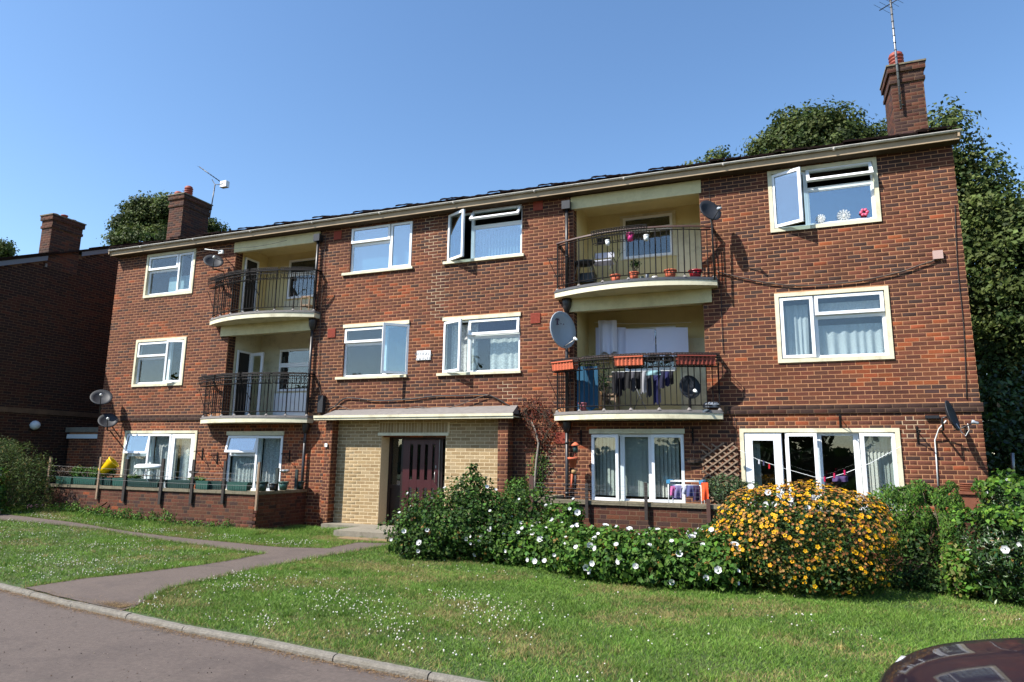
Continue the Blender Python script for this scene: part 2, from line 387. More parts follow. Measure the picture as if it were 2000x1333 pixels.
def wall_sheet(mb, O, U, N, u0, u1, z0, z1, holes, reveal=.1, mi=0, rmi=0):
    """mortar face with holes cut, plus the reveals of each hole"""
    O, U, N = Vector(O), Vector(U), Vector(N)
    us = sorted({u0, u1, *[min(max(h[i], u0), u1) for h in holes for i in (0, 1)]}); zs = sorted({z0, z1, *[min(max(h[i], z0), z1) for h in holes for i in (2, 3)]})
    P = lambda u, z, k=0: O+U*u+Vector((0, 0, z))-N*k
    fl = U.cross(Vector((0, 0, 1))).dot(N) < 0
    for a, b in zip(us, us[1:]):
        for c, d in zip(zs, zs[1:]):
            um, zm = (a+b)/2, (c+d)/2
            if any(h[0] < um < h[1] and h[2] < zm < h[3] for h in holes): continue
            q = [P(a, c), P(b, c), P(b, d), P(a, d)]
            mb.quad(*(q[::-1] if fl else q), mi=mi)
    for h in holes:
        a, b, c, d = h[:4]; r = h[4] if len(h) > 4 else reveal
        c = max(c, z0)
        for q in ([P(a, c), P(a, d), P(a, d, r), P(a, c, r)], [P(b, c), P(b, c, r), P(b, d, r), P(b, d)], [P(a, d), P(b, d), P(b, d, r), P(a, d, r)], [P(a, c), P(a, c, r), P(b, c, r), P(b, c)]):
            mb.quad(*q, mi=rmi)

def px_size(p):     # nearer and squarer = larger in the picture
    return (Vector(p)-cam.location).length

# ================================================================== GROUND
KERB = [(-60, -5.2), (-30, -5.2), (-16, -5.9), (-12, -6.6), (-8.96, -7.39), (-8.2, -7.52), (-7.3, -7.70), (-6.05, -7.87), (-5.17, -8.0), (-4.37, -8.06), (-3.5, -8.18), (-2.55, -8.28), (-2.0, -8.33), (0, -8.5), (4, -8.75), (12, -9.0), (60, -9.0)]
KERB = [(a, b-.05) for a, b in KERB]
def kerb_y(x):
    for (a, b), (c, d) in zip(KERB, KERB[1:]):
        if x <= c: return b+(d-b)*(x-a)/(c-a)
    return KERB[-1][1]
# far ground
mb = MB(); mb.quad((-400, -400, -.14), (400, -400, -.14), (400, 400, -.14), (-400, 400, -.14)); mb.build('ground', M_lawn, kind='structure')
mb = MB(); xs = [k[0] for k in KERB]
for (a, b), (c, d) in zip(KERB, KERB[1:]): mb.quad((a, -30, -.045), (c, -30, -.045), (c, d+.02, -.045), (a, b+.02, -.045))
mb.build('road', M_road, kind='structure')
# lawn sheet following the terrain
nx, ny = 200, 70; xg = np.concatenate([np.linspace(-45, -20, 30)[:-1], np.linspace(-20, 6, 141), np.linspace(6, 30, 31)[1:]]); V = []; Q = []
for x in xg:
    ky = kerb_y(x)+.08
    for j in range(ny): t = (j/(ny-1))**1.25; y = ky+(14-ky)*t; V.append((x, y, hgt(x, y)))
for i in range(len(xg)-1):
    for j in range(ny-1): a = i*ny+j; Q.append((a, a+ny, a+ny+1, a+1))
nmesh('lawn', V, Q, np.ones((len(V), 3)), M_lawn, kind='structure', smooth=True)
# paths: one asphalt sheet, a little above the lawn soil
PATHPX = [(-260, 985), (0, 1005), (150, 1022), (300, 1045), (400, 1056), (500, 1066), (560, 1071), (640, 1072), (697, 1061), (775, 1063), (700, 1077), (600, 1094), (500, 1113), (420, 1131), (330, 1151), (280, 1176), (262, 1189)]
PATH = [GT(*p) for p in PATHPX]
kx0, kx1 = GT(262, 1189).x, GT(88, 1143).x
n_ = 12
for i in range(n_+1):
    x = kx0+(kx1-kx0)*i/n_; PATH.append(Vector((x, kerb_y(x)+.075, 0)))
PATH += [GT(*p) for p in [(160, 1132), (250, 1123), (330, 1113), (400, 1104), (450, 1096), (490, 1088), (516, 1083), (450, 1076), (350, 1062), (200, 1037), (0, 1016), (-260, 996)]]
PATH2 = np.array([(p.x, p.y) for p in PATH])
bm = bmesh.new(); vs = [bm.verts.new((p.x+random.uniform(-.015, .015), p.y+random.uniform(-.015, .015), 0)) for p in PATH]; bm.faces.new(vs)
bmesh.ops.triangulate(bm, faces=bm.faces[:])
for _ in range(3): bmesh.ops.subdivide_edges(bm, edges=[e for e in bm.edges if e.calc_length() > .5], cuts=1, use_grid_fill=False); bmesh.ops.triangulate(bm, faces=bm.faces[:])
for v in bm.verts: v.co.z = hgt(v.co.x, v.co.y)+.012
for f in bm.faces:
    if f.normal.z < 0: f.normal_flip()
me = bpy.data.meshes.new('path'); bm.to_mesh(me); bm.free(); me.materials.append(M_path); link(me, 'path', None, 'structure')
def inpath(X, Y, P=PATH2):
    c = np.zeros(len(X), bool); n = len(P)
    for i in range(n):
        x1, y1 = P[i]; x2, y2 = P[(i+1) % n]
        if y1 == y2: continue
        m = ((y1 > Y) != (y2 > Y)) & (X < (x2-x1)*(Y-y1)/(y2-y1)+x1); c ^= m
    return c
# kerb stones
kr = bpy.data.objects.new('kerb', None); COL.objects.link(kr); kr['kind'] = 'structure'
pts = []; s = 0
x = -14.0; cuts = []
jx = [F_.x for F_ in [G(146, 1173, .02), G(251, 1196, .02), G(370, 1217, .02), G(503, 1243, .02), G(652, 1277, .02)]]
cuts = [jx[0]-.93*k for k in range(12, 0, -1)]+jx+[jx[-1]+.92*k for k in range(1, 9)]
for a, b in zip(cuts, cuts[1:]):
    a += .006; b -= .006; zt = .002+random.uniform(-.006, .005); mb = MB(); m = 9; prof = [(0, -.07), (.004, zt-.022), (.014, zt-.006), (.028, zt), (.074, zt+.002), (.078, -.07)]
    vv = []
    for i in range(m+1):
        xx = a+(b-a)*i/m; ky = kerb_y(xx)
        for dy, z in prof: vv.append((xx, ky+dy+random.uniform(-.0015, .0015), z+(random.uniform(-.0015, .0015) if z > 0 else 0)))
    fs = []; k = len(prof)
    for i in range(m):
        for j in range(k-1): fs.append((i*k+j, (i+1)*k+j, (i+1)*k+j+1, i*k+j+1))
    fs += [tuple(range(k)), tuple(reversed([m*k+j for j in range(k)]))]
    mb.add(vv, fs); mb.build('kerb_stone', M_kerb, kr)

# ================================================================== THE FLATS
XL, XR = -17.46, 3.20; ZB = 2.46; EAV = 7.17
bld = thing('apartment_building', 'three storey red brick block of flats with curved balconies and an entrance porch', 'apartment building', (-7, 0, 0))
WIN = dict(
 A=(-16.29, -14.47, 5.88, 7.14), B=(-16.35, -14.50, 3.385, 4.69), C=(-16.38, -13.80, .12, 2.195), D=(-12.79, -11.06, .74, 2.17),
 E=(-9.44, -7.71, 5.98, 7.12), F=(-6.77, -4.95, 6.0, 7.14), G=(-9.47, -7.71, 3.43, 4.70), H=(-6.80, -4.97, 3.43, 4.70),
 I=(.13, 2.0, 5.90, 7.14), J=(.13, 2.01, 3.39, 4.70), K=(-.60, 1.99, .15, 2.195), L=(-3.42, -1.61, .80, 2.195))
REC = dict(UR=(-3.775, -1.16, 5.06, 7.14), LR=(-3.775, -1.16, 2.52, 4.86), UL=(-13.07, -10.40, 5.06, 7.14), LL=(-13.07, -10.40, 2.52, 4.86))
PORCH = (-9.40, -5.36, .0, 2.44)
holes = [(*v, .14) for v in WIN.values()]+[(*v, .02) for v in REC.values()]+[(-8.30, -6.62, .0, 2.05, .02)]
wall = MB()
wall_sheet(wall, (0, .006, 0), (1, 0, 0), (0, -1, 0), XL, XR, -.2, EAV+.05, holes, mi=0, rmi=1)
D_ = 8.0; RY = 4.0; PITCHZ = math.tan(radians(21.5))
for x, s in ((XL, -1), (XR, 1)):
    vs = [(x-s*.006, .006, -.2), (x-s*.006, D_, -.2), (x-s*.006, D_, EAV), (x-s*.006, RY, EAV+.15+RY*PITCHZ), (x-s*.006, .006, EAV)]
    wall.add(vs, [(0, 1, 2, 3, 4) if s > 0 else (4, 3, 2, 1, 0)])
wall.quad((XR, D_, -.2), (XL, D_, -.2), (XL, D_, EAV), (XR, D_, EAV))
W = wall.build('wall', [M_mortar, M_brick], bld)
# reveal colour = brick tone
ca = W.data.color_attributes['col']
for p in W.data.polygons:
    if p.material_index == 1:
        for vi in p.vertices: ca.data[vi].color = (*lin(128, 70, 50), 1)
sc = lambda b: ((b[0]+b[1])/2-0)**2+((b[2]+b[3])/2-EYE)**2+DIST**2 + 100*max(0, .2-(b[1]-b[0])) + (40 if (b[2] < 2.4) else 0)
up_b = course_bricks(XL, XR, 2.61, EAV, holes, 'stretcher', uoff=.05)
lo_b = course_bricks(XL, XR, -.1, 2.455, holes, 'flemish', uoff=.02)
SILLS = [(-9.62, -7.66, 5.90), (-6.86, -4.89, 5.93), (-9.63, -7.70, 3.37), (-6.93, -4.93, 3.37), (.13, 2.0, 5.9), (.13, 2.01, 3.39), (-16.29, -14.47, 5.88), (-16.35, -14.5, 3.38)]
def streak(x, z):       # dirt washed down from the sill ends and leaking joints
    g = 0
    for a, b, s in SILLS:
        if z < s:
            for e, w in ((a+.05, .14), (b-.05, .14)): g += .30*math.exp(-((x-e)/w)**2)*math.exp(-(s-z)/.55)
            if a < x < b: g += .16*math.exp(-(s-z)/.20)
    return g
def col_up(x, z): return brick_col(x, z, dark=.10*ss((z-3)/4)+(.3 if z > 6.9 else 0)+(.14 if z < 2.95 else 0), grime_shade=min(.5, streak(x, z)+.10*ss((z-5.5)/2)))
def col_lo(x, z): return brick_col(x, z, dark=-.03, grime_shade=.15 if z < .3 else 0)
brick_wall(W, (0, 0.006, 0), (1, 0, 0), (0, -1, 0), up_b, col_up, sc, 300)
brick_wall(W, (0, 0.006, 0), (1, 0, 0), (0, -1, 0), lo_b, col_lo)
gb = course_bricks(0, D_, -.1, EAV, [], 'stretcher')
def gabl(x, z): return brick_col(x+40, z)
brick_wall(W, (XR-.006, 0, 0), (0, 1, 0), (1, 0, 0), gb, gabl); brick_wall(W, (XL+.006, 0, 0), (0, 1, 0), (-1, 0, 0), gb, gabl)
# projecting dark string course
bb = course_bricks(XL-.02, XR+.03, ZB+.004, 2.61, [(REC[k][0]-.45, REC[k][1]+.35, 2, 3) for k in ('LR', 'LL')]+[(-9.7, -5.0, 2, 2.7)], 'stretcher', zoff=ZB)
for a, b in ((XL-.02, -13.55), (-10.2, -9.7), (-5.0, -4.15), (-.85, XR+.03)): MB().box(a, b, -.022, .03, ZB, 2.612).build('string_course', M_mortar_dark, bld)
brick_wall(W, (0, -.022, 0), (1, 0, 0), (0, -1, 0), bb, lambda x, z: brick_col(x, z, dark=.75, grime_shade=.25), joined='string_course_brickwork')
# pale repointing along the settlement cracks
def repoint(path, name='repointing'):
    mb = MB(); used = set()
    for (px, py, n) in path:
        p = F(px, py)
        for (a, b, z0, z1) in (up_b if p.z > 2.6 else lo_b):
            if abs((a+b)/2-p.x) < n and abs((z0+z1)/2-p.z) < .06 and (a, z0) not in used:
                used.add((a, z0)); y = .0; e = .006
                for q in ((a-.01, a, z0-.0, z1), (a-.01, b, z0-.01, z0)):
                    mb.box(q[0]-.001, q[1]+.001, .0035, .0058, q[2]+.0002, q[3]-.0002)
    mb.build(name, M_mortar_pale, W, 'stuff')
repoint([(858, y, .18) for y in range(530, 610, 9)]+[(848+i*1.2, 570+i*6, .1) for i in range(8)]+[(846, 420+6*i, .12) for i in range(14)]+[(993+i*2, 750+i*8, .15) for i in range(4)]+[(1788, 822+i*10, .2) for i in range(4)]+[(1070, 850+i*10, .14) for i in range(9)])

# rooms behind the windows
mb = MB()
for z in (2.42, 4.90): mb.box(XL+.1, XR-.1, .30, D_-.1, z, z+.10)
mb.box(XL+.1, XR-.1, .3, D_-.1, -.12, .02)
mb.box(XL+.1, XR-.1, 3.2, 3.3, .02, 2.42); mb.box(XL+.1, XR-.1, 3.2, 3.3, 2.53, 4.89); mb.box(XL+.1, XR-.1, 3.2, 3.3, 5.01, 7.2)
for x in (-13.62, -10.0, -4.35, -.75, -7.15):
    for z0, z1 in ((.03, 2.41), (2.53, 4.89), (5.01, 7.15)): mb.box(x-.04, x+.04, .31, 3.19, z0, z1)
mb.build('interior', M_room, bld)
mb = MB(); mb.box(XL+.05, XR-.05, .16, D_-.1, 7.16, 7.19); mb.build('ceiling', M_roomd, bld)

# ---------------------------------------------------------------- windows
def sashbars(O, U, V, N, w, h, name, par, t=.055, d=.05, gl=None):
    O, U, V, N = map(Vector, (O, U, V, N))
    MB().rect(O, U, V, N, w, h, t, d).build(name, M_upvc, par)
    MB().obox(O+U*t+V*t+N*(d*.45), U*(w-2*t), V*(h-2*t), N*.006).build('pane', gl or M_glass, par)
def window(key, lights, sur=None, lintel=None, sill=None, gl=None, name='window'):
    x0, x1, z0, z1 = WIN[key]
    fx0, fx1, fz0, fz1 = x0, x1, z0, z1; yb = .115
    w = None
    if sur:
        l, r, t, b = sur; fx0 += l; fx1 -= r; fz0 += b; fz1 -= t
    if lintel: fz1 -= lintel
    root = MB()
    # outer frame made of the bars round each light
    W_, H_ = fx1-fx0, fz1-fz0; d = .06; yo = .055
    for L_ in lights:
        u0, v0, u1, v1 = L_['r']; xa, xb, za, zb = fx0+u0*W_, fx0+u1*W_, fz0+v0*H_, fz0+v1*H_
        root.rect((xa+.001, yo+d, za+.001), (1, 0, 0), (0, 0, 1), (0, -1, 0), xb-xa-.002, zb-za-.002, .034, d)
    w = root.build(name, M_upvc, bld)
    if sur:
        mb = MB(); l, r, t, b = sur; y0, y1 = -.022, .11
        if l: mb.box(x0, x0+l, y0, y1, z0, z1)
        if r: mb.box(x1-r, x1, y0, y1, z0, z1)
        if t: mb.box(x0+l, x1-r, y0, y1, z1-t, z1)
        if b: mb.box(x0+l, x1-r, y0, y1, z0, z0+b)
        mb.build('surround', M_cream, w)
    if lintel: MB().box(x0-.03, x1+.02, -.03, .12, z1-lintel+.004, z1).build('lintel', M_cream, w)
    if sill:
        mb = MB(); a, b, hh, pr = sill; mb.box(a, b, -pr, .12, z0-hh, z0+.006); mb.box(x0+.01, x1-.01, .0, .055, z0+.006, z0+.014); mb.build('sill', M_cream, w)
    for L_ in lights:
        u0, v0, u1, v1 = L_['r']; xa, xb, za, zb = fx0+u0*W_+.036, fx0+u1*W_-.036, fz0+v0*H_+.036, fz0+v1*H_-.036
        k = L_.get('k', 'fix'); a = radians(L_.get('a', 0)); ys = .045; t = L_.get('t', .055); g_ = L_.get('g', gl)
        ww, hh = xb-xa, zb-za
        if k == 'fix': MB().rect((xa, ys+.05, za), (1, 0, 0), (0, 0, 1), (0, -1, 0), ww, hh, .018, .03).build('bead', M_upvc, w); MB().obox((xa+.018, ys+.03, za+.018), (ww-.036, 0, 0), (0, 0, hh-.036), (0, .006, 0)).build('pane', g_ or M_glass, w); continue
        e = .016 if a == 0 else .0
        if k == 'L': sashbars((xa-.02, ys, za-.02), (cos(a), -sin(a), 0), (0, 0, 1), (-sin(a), -cos(a), 0), ww+.04, hh+.04, 'sash', w, t, gl=g_)
        if k == 'R': sashbars((xb+.02, ys, za-.02), (-cos(a), -sin(a), 0), (0, 0, 1), (sin(a), -cos(a), 0), ww+.04, hh+.04, 'sash', w, t, gl=g_)
        if k == 'T': sashbars((xa-.02, ys, zb+.02), (1, 0, 0), (0, -sin(a), -cos(a)), (0, -cos(a), sin(a)), ww+.04, hh+.04, 'sash', w, t, gl=g_)
        if a and k in 'LR':      # handle
            xh = xb if k == 'L' else xa
    return w
S7 = (.07, .07, .07, .07)
window('A', [dict(r=(0, .63, .67, 1), k='T'), dict(r=(0, 0, .67, .63)), dict(r=(.67, 0, 1, 1), k='R')], S7)
window('B', [dict(r=(0, .63, .68, 1), k='T'), dict(r=(0, 0, .68, .63)), dict(r=(.68, 0, 1, 1), k='R', a=14)], S7)
window('C', [dict(r=(0, .72, .36, 1), k='T', a=9, g=M_glass_sky), dict(r=(0, 0, .36, .72)), dict(r=(.36, 0, .665, 1), k='R', a=8), dict(r=(.665, 0, 1, 1), k='R', t=.11)], (.07, .07, .07, .02))
window('D', [dict(r=(0, .66, .57, 1), k='T', a=13, g=M_glass_sky), dict(r=(0, 0, .57, .66)), dict(r=(.57, 0, 1, 1), k='R', a=10)], lintel=.10, sill=(-12.85, -11.0, .07, .04))
window('E', [dict(r=(0, .64, .65, 1), k='T'), dict(r=(0, 0, .65, .64)), dict(r=(.65, 0, 1, 1), k='R')], sill=(-9.62, -7.66, .055, .05), gl=M_glass_sky)
window('F', [dict(r=(0, 0, .33, 1), k='L', a=27), dict(r=(.33, .68, 1, 1), k='T', a=38), dict(r=(.33, 0, 1, .68))], sill=(-6.86, -4.89, .055, .05), gl=M_glass_sky)
window('G', [dict(r=(0, .68, .64, 1), k='T'), dict(r=(0, 0, .64, .68)), dict(r=(.64, 0, 1, 1), k='R', a=42, g=M_glass_sky)], lintel=.085, sill=(-9.63, -7.70, .05, .05))
window('H', [dict(r=(0, 0, .33, 1), k='L', a=24), dict(r=(.33, .68, 1, 1), k='T', a=6), dict(r=(.33, 0, 1, .68))], lintel=.085, sill=(-6.93, -4.93, .05, .05))
window('I', [dict(r=(0, 0, .34, 1), k='L', a=26, g=M_glass_sky), dict(r=(.34, .66, 1, 1), k='T', a=32), dict(r=(.34, 0, 1, .66), g=M_glass_sky)], S7)
window('J', [dict(r=(0, 0, .34, 1), k='L'), dict(r=(.34, .66, 1, 1), k='T'), dict(r=(.34, 0, 1, .66))], S7)
window('K', [dict(r=(0, 0, .265, 1), k='L', t=.13), dict(r=(.285, 0, .51, 1), k='L', a=9), dict(r=(.51, 0, .76, 1)), dict(r=(.76, 0, 1, 1), k='R', a=14)], (.07, .07, .07, .02))
window('L', [dict(r=(0, 0, .335, 1), k='L', a=12), dict(r=(.335, 0, .65, 1)), dict(r=(.65, 0, 1, 1), k='R', a=10)], lintel=.095, sill=(-3.5, -1.58, .07, .06))

def curtain(x0, x1, z0, z1, y, m, label, cat='net curtain', amp=.022, waves=9, name='net_curtain', group=None, gather=0):
    mb = MB(); n = int((x1-x0)*60)+6; nz = 7; vs = []
    for j in range(nz):
        t = j/(nz-1); z = z1+(z0-z1)*t
        for i in range(n):
            u = i/(n-1); a = amp*(.35+.65*t)
            x = x0+(x1-x0)*u+gather*t*(.5-u)
            vs.append((x, y+a*sin(u*waves*2*pi+1.3*sin(u*9))+.3*a*sin(u*waves*5.1+2), z+(.012*sin(u*waves*2*pi) if j == nz-1 else 0)))
    fs = [(j*n+i, j*n+i+1, (j+1)*n+i+1, (j+1)*n+i) for j in range(nz-1) for i in range(n-1)]
    mb.add(vs, fs, smooth=True); o = mb.build(name, m); tag(o, label, cat, group); return o
def vblinds(x0, x1, z0, z1, y, label, step=.075, ang=-22):
    t = thing('vertical_blind', label, 'blind', ((x0+x1)/2, y, z0)); x = x0
    MB().box(x0, x1, y-.02, y+.02, z1, z1+.03).build('head_rail', M_white, t)
    while x < x1:
        a = radians(ang+random.uniform(-6, 6)); dx, dy = .04*cos(a), .04*sin(a)
        MB().obox((x-dx, y-dy, z0), (2*dx, 2*dy, 0), (0, 0, z1-z0), (0, .002, 0)).build('slat', M_vblind, t); x += step
    return t
curtain(-15.6, -14.6, 6.0, 6.48, .20, M_blind, 'pale cream roller blind half raised in the top left window', 'blind', amp=.003, waves=1, name='roller_blind')
curtain(-16.28, -15.42, .2, 1.50, .16, M_lace, 'white lace curtain behind left light of the far left ground floor window', waves=8)
curtain(-15.42, -14.60, .2, 2.08, .17, M_lace, 'long white lace curtain behind open middle casement of far left ground floor window', waves=8)
curtain(-14.5, -13.92, .2, 2.0, .17, M_lace, 'narrow white lace curtain in the white glazed garden door at far left', waves=4)
curtain(-12.74, -11.82, .8, 1.66, .16, M_lace, 'short white lace curtain under the tilted toplight below the left balconies', waves=9)
curtain(-11.78, -11.12, .8, 2.02, .17, M_lace, 'full height white lace curtain in the right casement below the left balconies', waves=7)
curtain(-9.38, -7.78, 6.02, 7.05, .22, M_blind, 'pale blue blind filling the closed upper floor window left of centre', 'blind', amp=.004, waves=2, name='roller_blind')
vblinds(-6.05, -5.05, 6.05, 6.72, .20, 'white vertical blind behind the lower pane of the upper window with two lights flung open')
curtain(-6.7, -6.05, 3.5, 4.55, .20, M_lace, 'floral lace curtain behind the open casement of window right of the name plate', waves=5)
curtain(-5.75, -5.03, 3.5, 4.25, .22, M_lace, 'floral lace curtain behind the big pane of window right of the name plate', waves=4, amp=.012)
curtain(.26, .70, 3.5, 4.50, .19, M_net, 'white net curtain in the narrow left light of the right hand middle floor window', waves=4, gather=.05)
curtain(.86, 1.90, 4.25, 4.50, .19, M_net, 'short white net frill behind the toplight of the right hand middle floor window', waves=8, amp=.015)
curtain(.84, 1.92, 3.5, 4.08, .19, M_net, 'gathered white net curtain behind the large pane of the right hand middle floor window', waves=7)
vblinds(-3.35, -2.90, .9, 2.03, .2, 'grey vertical blind behind the left casement of the three light ground floor window')
vblinds(-2.78, -2.28, .9, 2.03, .2, 'grey vertical blind behind the centre light of the three light ground floor window', ang=-10)
vblinds(-2.22, -1.7, .9, 2.03, .2, 'grey vertical blind behind the right casement of the three light ground floor window')
vblinds(-.45, -.28, .3, 2.05, .22, 'bunched vertical blind behind the left side of the glazed garden door on the right')
vblinds(1.42, 1.85, .3, 2.05, .2, 'cream vertical blind drawn behind the open right casement of the wide garden window', step=.06, ang=-20)

# ---------------------------------------------------------------- eaves and roof
OH = .24
mb = MB(); mb.box(XL-.04, XR+.08, -OH, -OH+.025, EAV, EAV+.15); mb.build('fascia_board', M_facia, bld)
mb = MB(); mb.box(XL-.04, XR+.08, -OH+.026, .01, EAV+.003, EAV+.02); mb.build('soffit', M_soffit, bld)
gt = MB(); vs = []; n = 8
for x in (XL-.05, XR+.09):
    for k in range(n+1): t = pi+pi*k/n; vs.append((x, -OH-.045+.034*cos(t)+.008, EAV+.145+.034*sin(t)*.9))
gt.add(vs, [(k, k+1, n+2+k, n+1+k) for k in range(n)], smooth=True)
gt.box(XL-.05, XR+.09, -OH-.076, -OH-.070, EAV+.14, EAV+.15); gt.box(XL-.05, XR+.09, -OH-.002, -OH, EAV+.14, EAV+.15)
x = XL+1.2
while x < XR: gt.tube([(x-.02, -OH-.038, EAV+.13), (x+.02, -OH-.038, EAV+.13)], .036, 10); x += 1.95
gt.build('gutter', M_gutter, bld)
# roof: two slopes of interlocking tiles, first course as single tiles
zr0 = EAV+.205; slope = Vector((0, cos(radians(21.5)), sin(radians(21.5))))
rs = MB(); 
Lr = (RY+OH+.06)/cos(radians(21.5))
O0 = Vector((XL-.05, -OH-.06, zr0-.03))
rs.quad(O0, O0+Vector((XR-XL+.1, 0, 0)), O0+Vector((XR-XL+.1, 0, 0))+slope*Lr, O0+slope*Lr)
O1 = O0+slope*Lr; sl2 = Vector((0, slope.y, -slope.z))
rs.quad(O1, O1+Vector((XR-XL+.1, 0, 0)), O1+Vector((XR-XL+.1, 0, 0))+sl2*Lr, O1+sl2*Lr)
roof = rs.build('roof', M_tile, bld)
nrm = Vector((0, -slope.z, slope.y))
def tile_shape(w=.3, l=.36, k=7):
    vs = []; prof = [0, .010, .013, .010, .002, 0, .002, .008]
    for j in (0, 1):
        for i in range(len(prof)): vs.append(Vector((w*i/(len(prof)-1), 0, 0))+slope*(l*j)+nrm*(prof[i]+(.014 if j == 0 else 0)))
    m = len(prof)
    for i in range(m): vs.append(Vector((w*i/(m-1), 0, 0))+nrm*(-.012))
    return vs, [(i, i+1, m+i+1, m+i) for i in range(m-1)]+[(2*m+i, 2*m+i+1, i+1, i) for i in range(m-1)]
tv, tf = tile_shape()
tm = bpy.data.meshes.new('tile'); tm.from_pydata([tuple(v) for v in tv], [], tf); tm.materials.append(M_tile); tm.update()
x = XL-.04; i = 0; po = org(bld)
bumps = [F(px, 300, -.2).x for px in ()]
while x < XR:
    o = bpy.data.objects.new('tile', tm); COL.objects.link(o); o.parent = roof
    lift = (.040 if i % 4 == 0 else (.018 if i % 4 == 1 else -.004))*random.uniform(.7, 1.1)
    o.location = Vector((x, -OH-.075+random.uniform(-.012, .012), zr0+lift-.012))-po; o.rotation_euler = (random.uniform(-.03, .03), random.uniform(-.02, .02), 0)
    x += .296; i += 1
VT = []; FT = []
for r in range(1, 12):
    x = XL-.04
    while x < XR:
        b = len(VT); off = Vector((x, -OH-.075, zr0-.012))+slope*(.33*r)+nrm*random.uniform(0, .006); VT += [tuple(v+off) for v in tv]; FT += [tuple(b+q for q in f) for f in tf]; x += .296
nmesh('roof_tiles', VT, FT, np.ones((len(VT), 3)), M_tile, roof, 'stuff')
mb = MB(); mb.tube([(XL-.05, RY, O1.z+.02), (XR+.05, RY, O1.z+.02)], .1, 10); mb.build('ridge', M_tile, bld)
for x in (XL-.06, XR+.03): MB().obox((x, -OH-.05, zr0-.17), (.03, 0, 0), slope*Lr, (0, 0, .15)).build('barge_board', M_facia, bld)

# ---------------------------------------------------------------- chimneys
def chimney(parent, x0, x1, y0, y1, zb, zt, pots, name='chimney', dark=.2):
    mb = MB(); mb.box(x0, x1, y0, y1, zb, zt-.38)
    mb.box(x0-.03, x1+.03, y0-.03, y1+.03, zt-.38, zt-.30); mb.box(x0-.012, x1+.012, y0-.012, y1+.012, zt-.30, zt-.14)
    mb.box(x0-.05, x1+.05, y0-.05, y1+.05, zt-.14, zt)
    c = mb.build(name, M_mortar_dark, parent)
    g = lambda x, z: brick_col(x+30, z, dark=dark, grime_shade=.12)
    for (O, U, N, wd, e) in (((x0, y0, 0), (1, 0, 0), (0, -1, 0), x1-x0, 0), ((x1, y0, 0), (0, 1, 0), (1, 0, 0), y1-y0, 0), ((x0, y0, 0), (0, 1, 0), (-1, 0, 0), y1-y0, 0)):
        brick_wall(c, O, U, N, course_bricks(0, wd, zb, zt-.39, [], 'stretcher'), g)
        O = Vector(O); N_ = Vector(N)
        for e, za, zz in ((.03, zt-.38, zt-.30), (.012, zt-.30, zt-.14), (.05, zt-.14, zt)):
            brick_wall(c, O+N_*e-Vector(U)*e, U, N, course_bricks(0, wd+2*e, za, zz, [], 'stretcher', zoff=za), lambda x, z: brick_col(x+50, z, dark=dark+.2, grime_shade=.2))
    MB().box(x0-.07, x1+.07, y0-.07, y1+.07, zt+.001, zt+.035).build('chimney_cap', M_cop, c)
    MB().box(x0-.04, x1+.04, y0-.05, y0-.005, zb+.0, zb+.10).build('flashing', M_lead, c)
    for (px, py, h, r, kind) in pots:
        if kind == 'cowl':
            prof = [(r*.95, 0), (r, h*.1)]
            for q in range(4): z = h*(.2+.17*q); prof += [(r*.82, z), (r*1.02, z+.02), (r*1.02, z+h*.08), (r*.82, z+h*.1)]
            prof += [(r*.9, h*.9), (r*.6, h*.98), (0, h)]
        elif kind == 'low': prof = [(r, 0), (r, h*.7), (r*.8, h), (r*.4, h*1.02), (0, h*1.02)]
        else: prof = [(r*1.02, 0), (r*.9, h*.8), (r*1.05, h*.85), (r*1.05, h), (r*.8, h), (r*.8, h-.1), (0, h-.1)]
        MB().lathe((px, py, zt+.02), prof, 16).build('chimney_pot', M_terra2, c)
    return c
chimney(bld, 2.62, XR, 1.5, 2.32, 7.9, 9.70, [(2.80, 1.75, .44, .14, 'cowl')], dark=.4)
chimney(bld, XL, -16.88, 1.5, 2.52, 7.9, 9.64, [(-17.12, 1.85, .42, .13, 'cowl'), (-17.3, 1.64, .16, .12, 'low')], dark=.45)

